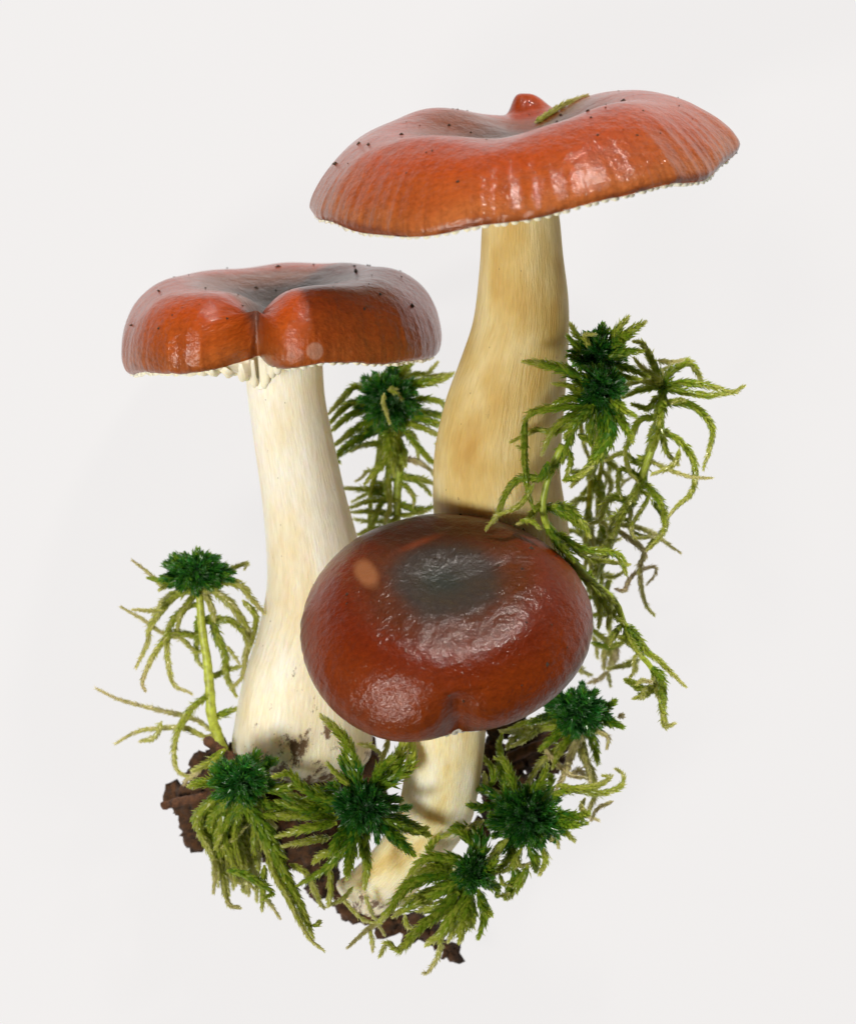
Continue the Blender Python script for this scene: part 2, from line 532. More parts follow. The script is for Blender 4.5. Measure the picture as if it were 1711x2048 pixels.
def hadd1(q, th):
    rimw = smooth01(q, 0.6, 1.0)
    h = rimw * (0.05 * math.sin(4 * th + 0.8) + 0.035 * math.sin(7 * th + 2.0) + 0.02 * math.sin(13 * th))
    h += 0.10 * gauss(th, -60, 30) * smooth01(q, 0.85, 1) - 0.06 * gauss(th, -105, 22) * smooth01(q, 0.8, 1)
    h -= 0.42 * gauss(th, 82, 30) * smooth01(q, 0.15, 0.45) * (1 - smooth01(q, 0.8, 1.0))
    h += (0.16 * gauss(th, -42, 24) - 0.12 * gauss(th, -98, 20) + 0.05 * gauss(th, -140, 20)) * smooth01(q, 0.3, 0.6) * (1 - smooth01(q, 0.8, 1))
    h += 0.12 * gauss(th, 128, 26) * smooth01(q, 0.2, 0.5) * (1 - smooth01(q, 0.75, 1))
    return h
def extra1(x, y, q):
    if q < 0.3:
        return 0.0
    ax_ = (x - 0.36) / (0.30 if x < 0.36 else 0.52)
    return 0.50 * math.exp(-(abs(ax_) ** 3.2 + abs((y - 3.1) / 0.34) ** 2.4))
cap1 = Cap((1040, 353, 0.0580), 12, 8.4, prof1, rmul1, hadd1, extra1)
mc1 = cap_material('cap_skin_wide', [(0.0, (0.055, 0.040, 0.034)), (0.22, (0.085, 0.045, 0.034)), (0.36, (0.1442, 0.0334, 0.0084)),
                                     (0.50, (0.2596, 0.0304, 0.0030)), (0.70, (0.2884, 0.0414, 0.0036)), (0.84, (0.2884, 0.0578, 0.0096)), (0.96, (0.3028, 0.0850, 0.0210)), (1.0, (0.1875, 0.0425, 0.0090))],
                   [(0.09, 0.74, 0.20, 0.14, 0.0, (0.26, 0.12, 0.085), 0.8, 0.5)], 1.3)
build_cap(cap1, m1, mc1, 420, 2.1, und1)
build_gills(cap1, m1, 130, und1, 0.17, 5, 0.8)
build_stem(m1, [(972, 380), (963, 450), (957, 540), (945, 640), (920, 720), (892, 800), (872, 890), (867, 960), (868, 1030), (880, 1150), (910, 1280), (960, 1370)],
           [(1108, 375), (1119, 440), (1126, 510), (1136, 590), (1138, 660), (1133, 750), (1126, 850), (1121, 940), (1130, 1010), (1140, 1100), (1120, 1250), (1050, 1370)],
           [(375, 0.0580), (600, 0.052), (900, 0.040), (1100, 0.031), (1370, 0.022)], stem_material('stem_skin_tall', 1.7, 0.22, ((0.55, 0.34, 0.085), (0.64, 0.47, 0.17), (0.76, 0.64, 0.34))), 3.0)
cap_specks(cap1, m1, 70, 8)

# ---- mushroom with the cleft cap
m2 = thing('mushroom', 'mushroom with a deep cleft in its domed red-brown cap and a soiled stem foot', 'mushroom', P(600, 1550, 0.012),
           'mushrooms growing from one clump')
prof2 = [(0.0, 0.80), (0.3, 0.85), (0.8, 1.12), (1.4, 1.42), (2.0, 1.52), (2.5, 1.36), (2.9, 0.98), (3.12, 0.55), (3.20, 0.12), (3.16, -0.16), (3.08, -0.22)]
und2 = [(3.08, -0.22), (2.98, -0.18), (2.5, 0.1), (1.8, 0.3), (1.2, 0.34), (0.7, 0.25)]
NOTCH2 = -103
def rmul2(q, th):
    d = abs(math.degrees(ang(th, NOTCH2)))
    w = smooth01(q, 0.35, 1.0)
    k = 0.40 * math.exp(-(d / 9.5) ** 1.8) * w + 0.05 * math.exp(-(d / 22) ** 2) * w
    return 1 - k + smooth01(q, 0.4, 1) * (0.012 * math.sin(3 * th + 2) + 0.008 * math.sin(7 * th))
def hadd2(q, th):
    s = -math.sin(th)
    rimw = smooth01(q, 0.55, 1.0)
    h = rimw * 0.46 * (abs(s) ** 1.5) * (1 if s > 0 else 0.5)
    h += rimw * (0.03 * math.sin(5 * th + 1) + 0.025 * math.sin(9 * th))
    d = abs(math.degrees(ang(th, NOTCH2)))
    h -= 0.62 * math.exp(-(d / 12) ** 1.7) * smooth01(q, 0.10, 0.50) * (1 - smooth01(q, 0.82, 1.0))
    h += 0.10 * math.exp(-(d / 9) ** 1.6) * smooth01(q, 0.88, 1.0)
    h -= 0.22 * gauss(th, 90, 70) * smooth01(q, 0.2, 0.5) * (1 - smooth01(q, 0.8, 1))
    h += 0.06 * gauss(th, -60, 30) * smooth01(q, 0.3, 0.6) * (1 - smooth01(q, 0.8, 1))
    return h
cap2 = Cap((560, 698, 0.0330), 13, 3.0, prof2, rmul2, hadd2)
mc2 = cap_material('cap_skin_cleft', [(0.0, (0.030, 0.030, 0.028)), (0.18, (0.050, 0.036, 0.032)), (0.34, (0.1256, 0.0349, 0.0092)),
                                      (0.46, (0.2511, 0.0311, 0.0030)), (0.70, (0.3090, 0.0451, 0.0036)), (0.84, (0.3090, 0.0583, 0.0066)), (0.96, (0.2993, 0.0738, 0.0125)), (1.0, (0.2125, 0.0543, 0.0099))],
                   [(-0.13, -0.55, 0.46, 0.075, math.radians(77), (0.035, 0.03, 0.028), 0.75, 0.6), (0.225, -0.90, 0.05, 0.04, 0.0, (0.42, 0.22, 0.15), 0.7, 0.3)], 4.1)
build_cap(cap2, m2, mc2, 420, 5.7, und2)
build_gills(cap2, m2, 104, und2, 0.17, 6, 0.8)
build_stem(m2, [(496, 640), (490, 715), (497, 800), (511, 900), (524, 1000), (532, 1100), (532, 1180), (514, 1270), (489, 1350), (471, 1440), (466, 1500), (500, 1545), (575, 1568)],
           [(636, 640), (645, 720), (651, 800), (671, 900), (691, 990), (718, 1090), (735, 1200), (742, 1300), (745, 1400), (744, 1470), (735, 1520), (690, 1556), (620, 1568)],
           [(640, 0.033), (900, 0.031), (1200, 0.027), (1550, 0.021)], stem_material('stem_skin_foot', 6.2, 0.27, ((0.80, 0.66, 0.38), (0.88, 0.80, 0.60), (0.92, 0.89, 0.79))), 9.0)
cap_specks(cap2, m2, 60, 18)

# ---- low mushroom facing the viewer
m3 = thing('mushroom', 'shortest mushroom, cushion-shaped dark red-brown cap tipped forward and hiding most of its stem', 'mushroom', P(740, 1810, 0.010),
           'mushrooms growing from one clump')
prof3 = [(0.0, 1.06), (0.35, 1.07), (0.9, 1.12), (1.5, 1.11), (2.05, 1.00), (2.5, 0.66), (2.78, 0.28), (2.9, -0.08), (2.86, -0.40), (2.72, -0.58), (2.62, -0.58)]
und3 = [(2.62, -0.58), (2.5, -0.50), (2.1, -0.2), (1.5, 0.08), (1.0, 0.12), (0.7, 0.05)]
def rmul3(q, th):
    d = abs(math.degrees(ang(th, -85)))
    w = smooth01(q, 0.86, 1.0)
    return 1 - w * (0.12 * math.exp(-(d / 9) ** 1.6)) + smooth01(q, 0.3, 1) * (0.02 * math.sin(2 * th + 0.3) + 0.018 * math.sin(3 * th + 1.8) + 0.03 * gauss(th, -118, 26))
def hadd3(q, th):
    d = abs(math.degrees(ang(th, -85)))
    h = 0.20 * math.exp(-(d / 11) ** 1.6) * smooth01(q, 0.9, 1.0)
    h += -0.04 * gauss(th, 12, 22) * smooth01(q, 0.05, 0.3) * (1 - smooth01(q, 0.55, 0.9))
    h += 0.04 * math.sin(2 * th + 1.2) * smooth01(q, 0.2, 0.6)
    h -= 0.10 * gauss(th, -118, 28) * smooth01(q, 0.8, 1.0)
    return h
cap3 = Cap((888, 1243, 0.0600), 43, 1.0, prof3, rmul3, hadd3)
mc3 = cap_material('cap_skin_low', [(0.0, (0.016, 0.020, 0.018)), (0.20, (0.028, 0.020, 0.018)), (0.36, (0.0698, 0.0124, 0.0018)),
                                    (0.50, (0.1048, 0.0113, 0.0007)), (0.72, (0.1467, 0.0216, 0.0009)), (0.86, (0.1397, 0.0238, 0.0011)), (0.96, (0.1187, 0.0204, 0.0016)), (1.0, (0.0908, 0.0199, 0.0018))],
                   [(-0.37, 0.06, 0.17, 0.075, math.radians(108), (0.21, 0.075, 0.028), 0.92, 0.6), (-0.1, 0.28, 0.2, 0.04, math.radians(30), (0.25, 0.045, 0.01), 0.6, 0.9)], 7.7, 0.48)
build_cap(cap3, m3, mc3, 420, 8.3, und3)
build_gills(cap3, m3, 100, und3, 0.16, 7, 0.85)
build_stem(m3, [(815, 1330), (812, 1420), (812, 1500), (805, 1570), (785, 1640), (745, 1700), (700, 1745), (672, 1770), (700, 1815)],
           [(975, 1330), (973, 1420), (968, 1500), (958, 1570), (940, 1645), (900, 1705), (850, 1765), (800, 1812), (745, 1836)],
           [(1330, 0.0525), (1500, 0.044), (1650, 0.034), (1830, 0.022)], stem_material('stem_skin_low', 12.4, 0.20, ((0.70, 0.52, 0.18), (0.84, 0.74, 0.44), (0.90, 0.85, 0.66))), 14.0)
cap_specks(cap3, m3, 26, 28)

# ------------------------------------------------------------------ soil and twigs
def soil_clump(label, blobs, seed, voxel=0.0008, rough=0.0032):
    """crumbly lump: overlapping balls fused and then eaten into by noise. blobs: (px, py, z, radius px)"""
    R_ = random.Random(seed)
    bm = bmesh.new()
    cs = []
    for (x, y, z, r) in blobs:
        c = P(x, y, z); cs.append(c)
        bmesh.ops.create_icosphere(bm, subdivisions=3, radius=r * PX, matrix=Matrix.Translation(c) @ Matrix.Diagonal((1, 1, R_.uniform(0.7, 1.0), 1)))
        for _ in range(5):
            d = Vector((R_.uniform(-1, 1), R_.uniform(-1, 1), R_.uniform(-1, 1))).normalized()
            bmesh.ops.create_icosphere(bm, subdivisions=2, radius=r * PX * R_.uniform(0.25, 0.55), matrix=Matrix.Translation(c + d * r * PX * R_.uniform(0.7, 1.05)))
    me = bpy.data.meshes.new('soil_clump'); bm.to_mesh(me); bm.free()
    tmp = bpy.data.objects.new('soil_clump_tmp', me); scene.collection.objects.link(tmp)
    md = tmp.modifiers.new('fuse', 'REMESH'); md.mode = 'VOXEL'; md.voxel_size = voxel
    dg = bpy.context.evaluated_depsgraph_get(); dg.update()
    fused = bpy.data.meshes.new_from_object(tmp.evaluated_get(dg))
    bpy.data.objects.remove(tmp)
    fused.name = 'soil_clump'
    org = sum(cs, Vector()) / len(cs); org.z = 0.0
    nrm = [v.normal.copy() for v in fused.vertices]
    for v, nn in zip(fused.vertices, nrm):
        q = v.co * 230 + Vector((seed, 0, 0))
        d = noise.fractal(q, 0.8, 2.1, 5) * rough + noise.noise(v.co * 1100) * rough * 0.35
        v.co = v.co + nn * d
        v.co.z = max(v.co.z, 0.0004)
        v.co -= org
    fused.materials.clear(); fused.materials.append(M_SOIL)
    fused.shade_smooth()
    o = bpy.data.objects.new('soil_clump', fused); scene.collection.objects.link(o)
    o.location = org
    o['label'] = label; o['category'] = 'soil'; o['group'] = 'lumps of dark soil'
    return o

soil_clump('crumbly brown soil lump jutting out past the moss, under the pale stem foot',
           [(385, 1610, 0.016, 42), (430, 1590, 0.018, 55), (400, 1660, 0.014, 34), (440, 1530, 0.016, 38), (480, 1520, 0.016, 40), (360, 1595, 0.014, 26), (500, 1600, 0.016, 70)], 3)
soil_clump('big dark soil mass in the shade between the two mossy tufts and stem feet',
           [(560, 1640, 0.013, 85), (610, 1600, 0.016, 80), (620, 1680, 0.012, 62), (680, 1560, 0.014, 70), (590, 1700, 0.010, 40), (715, 1510, 0.014, 45), (640, 1725, 0.011, 34), (690, 1650, 0.016, 40)], 8)
soil_clump('narrow ragged soil strip below the low mushroom foot',
           [(645, 1770, 0.012, 26), (700, 1800, 0.012, 30), (745, 1825, 0.012, 24), (790, 1842, 0.013, 26), (830, 1856, 0.013, 30), (870, 1885, 0.013, 22), (898, 1905, 0.012, 18)], 15)
soil_clump('small black soil crumbs beside the low mushroom stem, under its cap',
           [(985, 1480, 0.022, 20), (975, 1510, 0.022, 18), (1000, 1450, 0.022, 22), (1030, 1440, 0.020, 26), (965, 1680, 0.022, 20), (955, 1660, 0.022, 16), (1010, 1600, 0.018, 50), (1010, 1540, 0.018, 40), (1080, 1500, 0.016, 46)], 21)

def tube_mesh(name, path, rad, mat, parent=None, sides=9, bumpy=0.12, seed=0, color=None, origin=None):
    path = [Vector(p) for p in path]
    verts, faces, cols = [], [], []
    R_ = random.Random(seed)
    n = len(path)
    T = [(path[min(i + 1, n - 1)] - path[max(i - 1, 0)]).normalized() for i in range(n)]
    a = T[0].orthogonal().normalized()
    for i in range(n):
        a = (a - T[i] * a.dot(T[i])).normalized(); b = T[i].cross(a)
        for j in range(sides):
            th = 2 * math.pi * j / sides
            k = rad[i] * (1 + R_.uniform(-bumpy, bumpy))
            verts.append(path[i] + a * (k * math.cos(th)) + b * (k * math.sin(th)))
            if color is not None:
                cols.append((*color(i / (n - 1)), 1))
    for i in range(n - 1):
        for j in range(sides):
            p, q = i * sides + j, i * sides + (j + 1) % sides
            faces.append((p, q, q + sides, p + sides))
    faces.append(tuple(range(sides))[::-1]); faces.append(tuple((n - 1) * sides + j for j in range(sides)))
    return mesh_obj(name, verts, faces, mat, parent, origin=origin,
                    attrs={'leaf_tint': ('FLOAT_COLOR', cols)} if color is not None else None)

def twig(label, path_px, w, seed):
    S_ = spline1([tuple(P(*p)) for p in path_px], 16)
    R_ = random.Random(seed)
    o = tube_mesh('twig', S_, [w * PX * R_.uniform(0.85, 1.1) * (0.75 if i in (0, 15) else 1) for i in range(16)], M_TWIG, None, 10, 0.14, seed, None, P(*path_px[0]))
    o['label'] = label; o['category'] = 'twig'; o['group'] = 'bits of twig'

twig('dark broken twig bit leaning against the pale stem foot', [(412, 1478, 0.030), (435, 1498, 0.028), (462, 1516, 0.026), (480, 1520, 0.024)], 11, 1)
twig('reddish brown twig sticking out of the brown soil lump', [(324, 1612, 0.022), (355, 1604, 0.023), (390, 1596, 0.024), (430, 1585, 0.024)], 9, 2)
twig('pinkish tan rootlet running behind the dark moss head under the low cap', [(1010, 1520, 0.022), (1050, 1502, 0.022), (1090, 1487, 0.023), (1140, 1470, 0.023)], 12, 3)

# ------------------------------------------------------------------ bog moss
TINTS = [(0.0, (0.010, 0.085, 0.012)), (0.25, (0.035, 0.16, 0.014)), (0.5, (0.23, 0.35, 0.022)), (0.75, (0.46, 0.51, 0.07)),
         (1.0, (0.68, 0.66, 0.27)), (1.25, (0.72, 0.64, 0.40)), (1.5, (0.38, 0.20, 0.08))]
TK = [t for t, _ in TINTS]
TC = np.array([c for _, c in TINTS])

def tint(t):
    return tuple(float(np.interp(t, TK, TC[:, k])) for k in range(3))

def leafy(name, path, width, t0, t1, parent, R_, leaf_len=1.0, blunt=0.0, dens=1.0, core=0.42, origin=None):
    """A moss branch: a core clothed in many small overlapping pointed leaves. path: points (m); width: overall width in px."""
    path = np.array(path)
    seg = np.linalg.norm(np.diff(path, axis=0), axis=1).sum()
    step = max(2.0, min(3.4, width * 0.16)) * PX / dens
    n = max(6, int(seg / step))
    S_ = catmull(path, n)[0] if len(path) > 2 else np.linspace(path[0], path[-1], n)
    V = [Vector(p) for p in S_]
    T = [(V[min(i + 1, n - 1)] - V[max(i - 1, 0)]).normalized() for i in range(n)]
    g = np.random.default_rng(R_.randrange(1 << 30))
    half = width * 0.74 * PX
    t = np.linspace(0, 1, n)
    env = np.maximum((0.70 + 0.30 * np.clip(t / 0.25, 0, 1)) * ((1 - t) ** (0.28 if blunt else 0.5)) + 0.10 * blunt, 0.10)
    rads = np.maximum(half * env * core, 0.00006)
    A = np.zeros((n, 3)); B = np.zeros((n, 3)); a = T[0].orthogonal().normalized()
    for i in range(n):
        a = (a - T[i] * a.dot(T[i])).normalized()
        A[i] = a; B[i] = T[i].cross(a)
    Tn = np.array([tuple(v) for v in T])
    lpn = 6 if width > 17 else 5 if width > 11 else 4
    idx = np.repeat(np.arange(1, n), lpn)
    m = len(idx)
    th = idx * 1.26 + np.tile(np.arange(lpn), n - 1) * 2 * math.pi / lpn + g.uniform(-0.35, 0.35, m)
    out = A[idx] * np.cos(th)[:, None] + B[idx] * np.sin(th)[:, None]
    tn = Tn[idx]
    sd = np.cross(tn, out)
    L = ((half * env[idx] * 0.85 + 0.00065) * g.uniform(0.75, 1.35, m) * leaf_len)[:, None]
    opn = np.where(g.random(m) > 0.07, g.uniform(0.22, 0.58, m), g.uniform(0.6, 1.0, m))[:, None]
    d = tn * np.cos(opn) + out * np.sin(opn)
    up = out * np.cos(opn) - tn * np.sin(opn)
    wl = L * g.uniform(0.13, 0.23, m)[:, None]
    base = S_[idx] + out * (rads[idx] * 0.85)[:, None]
    mid = base + d * L * 0.45 + up * L * 0.08
    tip = base + d * L - up * L * g.uniform(-0.06, 0.16, m)[:, None]
    LV = np.stack([base, mid + sd * wl - up * wl * 0.5, mid, mid - sd * wl - up * wl * 0.5, tip], 1).reshape(-1, 3)
    tv = t0 + (t1 - t0) * t[idx] ** 1.3 + g.uniform(-0.16, 0.16, m)
    LC = np.stack([np.interp(tv, TK, TC[:, k]) for k in range(3)] + [np.ones(m)], 1)
    LC = np.repeat(LC, 5, axis=0)
    k0 = np.arange(m)[:, None] * 5
    LF = np.concatenate([k0 + np.array(f) for f in ((0, 1, 2), (0, 2, 3), (1, 4, 2), (2, 4, 3))]).tolist()
    # core
    C5 = []
    for j in range(6):
        q = 2 * math.pi * j / 6
        C5.append(S_ + (A * math.cos(q) + B * math.sin(q)) * rads[:, None])
    CV = np.stack(C5, 1).reshape(-1, 3)
    ct = t0 + (t1 - t0) * t + 0.10
    CC = np.repeat(np.stack([np.interp(ct, TK, TC[:, k]) for k in range(3)] + [np.ones(n)], 1), 6, axis=0)
    o5 = len(LV)
    CF = [(o5 + i * 6 + j, o5 + i * 6 + (j + 1) % 6, o5 + (i + 1) * 6 + (j + 1) % 6, o5 + (i + 1) * 6 + j) for i in range(n - 1) for j in range(6)]
    return mesh_obj(name, np.concatenate([LV, CV]), LF + CF, M_MOSS, parent, smooth=False, origin=parent.location if origin is None else origin,
                    attrs={'leaf_tint': ('FLOAT_COLOR', np.concatenate([LC, CC]))})

class Moss:
    def __init__(s, label, base, seed):
        s.e = thing('moss_plant', label, 'moss', P(*base), 'bog moss plants round the mushrooms')
        s.R = random.Random(seed)
        s.stalk_pts = []
    def path(s, key, flat, z0, z1, wob=0.0009, snap=True):
        q = pts(key, flat)
        if snap and s.stalk_pts:          # a branch that starts close to its stalk grows out of it
            dist, sx, sy, sz = min((math.hypot(px - q[0][0], py - q[0][1]), px, py, pz) for px, py, pz in s.stalk_pts)
            if 6 < dist < 34:
                q = [(sx, sy)] + q
            if dist < 34:
                z1 += (sz - z0) * 0.6; z0 = sz
        n = len(q)
        bulge = s.R.uniform(-wob, wob) * 2
        return [tuple(P(x, y, max(0.0015, z0 + (z1 - z0) * i / (n - 1) + math.sin(math.pi * i / (n - 1)) * bulge + s.R.uniform(-wob, wob) * 0.5)))
                for i, (x, y) in enumerate(q)]
    def stalk(s, key, flat, w0, w1, z0, z1, t=0.8):
        S_ = spline1(s.path(key, flat, z0, z1, 0.0004, False), 40)
        qq = spline1(pts(key, flat), 60)
        s.stalk_pts += [(x, y, z0 + (z1 - z0) * i / 59) for i, (x, y) in enumerate(qq)]
        c0 = tint(t)
        tube_mesh('stalk', S_, [(w0 + (w1 - w0) * i / 39) * 0.5 * PX for i in range(40)], M_STALK, s.e, 10, 0.10, s.R.random(),
                  lambda u: c0, s.e.location)
    def br(s, key, flat, w, t0, t1, z0, z1=None, **kw):
        z1 = z0 + s.R.uniform(-0.006, 0.006) if z1 is None else z1
        leafy('branch', s.path(key, flat, z0, max(z1, 0.003)), w, t0 + 0.10 * (t0 < 0.85), t1 + 0.10 * (t1 < 0.85), s.e, s.R, **kw)
    def fan(s, key, rows, z0, **kw):
        for (flat, w, t0, t1) in rows:
            s.br(key, flat, w, t0, t1, z0 + s.R.uniform(-0.002, 0.002), None, **kw)
    def head(s, key, cx, cy, rx, ry, z, n=44, w=17, t=0.05, up=(0, 0), inner=0.15, dz=None, back=-0.45, t_out=0.22):
        """capitulum: short stout branchlets radiating from one point"""
        ox, oy, k = ZOOM[key]
        cx, cy, rx, ry = ox + cx / k, oy + cy / k, rx / k, ry / k
        dz = dz or (rx + ry) * 0.5 * PX
        bm = bmesh.new()
        bmesh.ops.create_icosphere(bm, subdivisions=2, radius=1.0)
        cc = P(cx, cy, z)
        hv = [cc + Vector((v.co.x * rx * PX, v.co.y * ry * PX, v.co.z * dz)) * (0.3 * s.R.uniform(0.85, 1.15)) for v in bm.verts]
        hf = [tuple(v.index for v in f.verts) for f in bm.faces]
        bm.free()
        head = mesh_obj('head', hv, hf, M_MOSS, s.e, origin=s.e.location, attrs={'leaf_tint': ('FLOAT_COLOR', [(*tint(t + 0.05), 1)] * len(hv))})
        for i in range(n):
            zz = 1 - (1 - back) * (i + 0.5) / n
            ph = i * 2.399963 + s.R.uniform(-0.25, 0.25)
            rr = math.sqrt(max(0, 1 - zz * zz))
            q = s.R.uniform(0.72, 1.06)
            ex, ey, ez = rr * math.cos(ph) * q, rr * math.sin(ph) * q, zz * q
            p0 = P(cx + ex * rx * inner + up[0] * 0.2, cy - ey * ry * inner + up[1] * 0.2, z + ez * dz * inner)
            p2 = P(cx + ex * rx + up[0] * (1 - rr), cy - ey * ry + up[1] * (1 - rr), max(0.002, z + ez * dz))
            p1 = (p0 + p2) / 2 + Vector((s.R.uniform(-1, 1), s.R.uniform(-1, 1), s.R.uniform(0.2, 1.4))) * 0.0007
            leafy('head_branch', [tuple(p0), tuple(p1), tuple(p2)], w * s.R.uniform(0.8, 1.2), t, t + t_out * rr * rr + s.R.uniform(-0.05, 0.1),
                  head, s.R, leaf_len=0.9, blunt=1.0, dens=0.9, origin=s.e.location)

# A: sprig standing free beside the pale stem
A = Moss('free-standing moss sprig with drooping pale branches beside the pale stem foot', (447, 1510, 0.018), 101)
A.stalk('f', [622, 330, 640, 560, 668, 750, 684, 920, 692, 1050, 722, 1150, 765, 1275], 15, 24, 0.028, 0.020, 0.70)
A.head('f', 612, 235, 215, 118, 0.030, 46, 18, 0.08, inner=0.2, t_out=0.2)
A.fan('f', [
    ([590, 330, 480, 380, 400, 470, 340, 560, 330, 640, 265, 780], 15, .6, 1.1), ([560, 440, 470, 520, 440, 640, 450, 780, 480, 880, 575, 932], 14, .6, 1.1),
    ([600, 600, 480, 590, 400, 660, 330, 780, 300, 870, 315, 915], 14, .6, 1.2), ([640, 300, 760, 290, 860, 320, 930, 400, 990, 470], 20, .7, 1.0),
    ([700, 350, 800, 420, 880, 540, 910, 620, 890, 700, 870, 830, 810, 900], 18, .8, 1.0), ([720, 510, 800, 520, 870, 580, 900, 660], 16, .55, .8),
    ([690, 520, 730, 620, 770, 720, 780, 830, 830, 940], 20, .5, .9), ([870, 400, 940, 480, 940, 560, 920, 650], 13, .7, .9),
    ([620, 520, 610, 650, 610, 730, 650, 790], 14, .5, .8), ([655, 960, 570, 1030, 500, 1150, 480, 1270, 500, 1370, 580, 1420], 15, .6, 1.0),
    ([680, 1130, 600, 1080, 450, 1040, 280, 1000, 150, 960, 40, 905], 10, 1.0, 1.2), ([660, 1180, 540, 1130, 400, 1130, 270, 1150, 150, 1215], 11, .9, 1.1),
    ([720, 1060, 780, 1040, 830, 1020], 17, .5, .7), ([710, 830, 780, 800, 870, 775], 12, .6, .9), ([600, 690, 520, 620, 420, 590, 300, 510, 180, 440], 9, .9, 1.15),
    ([430, 340, 340, 250, 245, 175], 7, 1.0, 1.2), ([410, 1090, 370, 1180, 290, 1205], 10, .8, 1.0), ([420, 460, 330, 460, 250, 455], 8, .9, 1.1),
    ([780, 660, 850, 760], 6, .9, 1.0), ([620, 340, 520, 350, 430, 400, 370, 480], 18, .65, 1.0), ([610, 350, 560, 420, 520, 480, 500, 560], 14, .7, 1.0),
    ([640, 330, 690, 430, 710, 510], 18, .9, 1.0), ([700, 330, 800, 230, 890, 190, 885, 215], 14, .5, .95), ([560, 320, 450, 300, 340, 275], 18, .3, .6),
    ([580, 300, 480, 300, 400, 340], 16, .5, .8)], 0.028)

# B: tuft between the two tall stems
B = Moss('dark bushy moss head standing between the two tall stems', (790, 1080, 0.012), 102)
B.stalk('b', [740, 760, 780, 1000, 800, 1150, 790, 1300, 770, 1480, 770, 1700, 750, 1900], 20, 16, 0.020, 0.012, 0.6)
B.stalk('b', [610, 860, 590, 1050, 560, 1250, 510, 1450, 500, 1650, 490, 1930], 12, 10, 0.016, 0.010, 0.65)
B.head('b', 690, 540, 320, 310, 0.020, 60, 19, 0.0, dz=0.008, t_out=0.25)
B.fan('b', [
    ([690, 420, 780, 290, 880, 150, 930, 95], 26, .4, .8), ([760, 380, 850, 260, 940, 120, 1000, 105], 16, .5, .85),
    ([720, 400, 880, 310, 1010, 290, 1100, 310, 1250, 290], 12, .5, .9), ([840, 440, 1000, 380, 1180, 350, 1320, 285], 22, .4, .9),
    ([1060, 300, 1110, 250, 1165, 180], 7, .7, 1.0), ([900, 560, 1050, 540, 1180, 560, 1240, 620, 1230, 700], 15, .4, .8),
    ([880, 650, 1050, 680, 1200, 710, 1330, 790], 19, .3, .6), ([860, 720, 1050, 750, 1250, 820, 1440, 910], 17, .35, .7),
    ([860, 790, 1000, 820, 1120, 870, 1240, 940], 15, .5, .8), ([600, 520, 400, 420, 300, 450, 200, 560, 90, 680], 16, .4, .8),
    ([600, 560, 400, 560, 250, 620, 100, 780], 19, .35, .7), ([620, 620, 450, 640, 280, 720, 120, 850], 20, .3, .65), ([640, 700, 480, 760, 330, 860, 140, 1000], 22, .3, .7),
    ([650, 760, 500, 860, 330, 970, 170, 1110, 185, 1160], 28, .15, .55), ([660, 1010, 550, 990, 430, 1000, 290, 1060], 13, .5, .8),
    ([840, 880, 950, 990, 1050, 1100, 1130, 1170, 1210, 1150, 1210, 1080, 1160, 1000], 13, .45, .85), ([860, 1140, 980, 1170, 1090, 1240, 1130, 1300], 12, 1.3, 1.0),
    ([700, 900, 680, 1100, 560, 1250, 460, 1370], 24, .45, .7), ([720, 950, 700, 1200, 680, 1400, 700, 1600, 640, 1800], 18, .5, .8),
    ([750, 1320, 900, 1330, 1020, 1400, 1100, 1490], 17, .4, .7), ([900, 1330, 1000, 1340, 1120, 1380], 13, .5, .8), ([840, 1400, 930, 1510, 930, 1600], 11, .6, .9),
    ([800, 1600, 950, 1640, 1060, 1640, 1130, 1610], 16, .45, .6), ([640, 1440, 450, 1440, 240, 1430], 15, .5, .8), ([640, 1550, 480, 1560, 310, 1620], 13, .5, .85),
    ([640, 1680, 480, 1660, 320, 1670], 13, .5, .8), ([640, 1760, 480, 1760, 350, 1740], 11, .6, .9), ([640, 1830, 500, 1850, 380, 1890], 13, .5, .8),
    ([480, 1260, 430, 1310, 370, 1350], 7, .8, 1.1), ([620, 1500, 560, 1700, 470, 1930], 14, .5, .7), ([650, 1400, 480, 1480, 330, 1560], 10, .6, .9),
    ([900, 880, 960, 1000, 980, 1130], 12, .55, .9), ([850, 1700, 950, 1680, 1060, 1660], 10, .6, .9), ([760, 900, 830, 1050, 850, 1200], 14, .45, .7),
    ([620, 860, 640, 1000, 600, 1150], 14, .5, .7), ([690, 860, 720, 1060, 740, 1300], 18, .4, .7), ([780, 1700, 700, 1800, 640, 1850], 11, .6, .9)], 0.018)
B.fan('b', [([640, 480, 630, 560, 650, 640, 690, 770], 8, .9, .8), ([680, 450, 720, 450, 770, 500, 810, 540], 11, .7, .8)], 0.0285)

# C: two heads in front of the tall stem, long trailing stalk
C = Moss('twin dark moss heads against the tall stem, their long stalk trailing past the low cap', (1150, 1140, 0.03), 103)
C.head('r', 745, 270, 175, 155, 0.054, 36, 17, 0.0, t_out=0.3)
C.head('r', 760, 510, 175, 150, 0.060, 44, 19, 0.0, t_out=0.25)
C.fan('r', [([740, 260, 620, 170, 575, 95], 16, .3, .7), ([760, 230, 765, 160, 772, 98], 22, .05, .2), ([800, 230, 870, 130, 930, 50], 20, .4, .75),
    ([830, 240, 930, 150, 1040, 80], 26, .3, .75), ([720, 300, 620, 240, 555, 170], 18, .2, .4), ([780, 320, 900, 270, 1020, 260], 22, .3, .6), ([700, 330, 620, 310, 555, 290], 16, .1, .3),
    ([700, 260, 660, 170, 720, 155], 10, .7, .9), ([820, 340, 940, 370, 1060, 420], 18, .3, .6), ([820, 380, 900, 420, 1000, 440], 16, .3, .6)], 0.055)
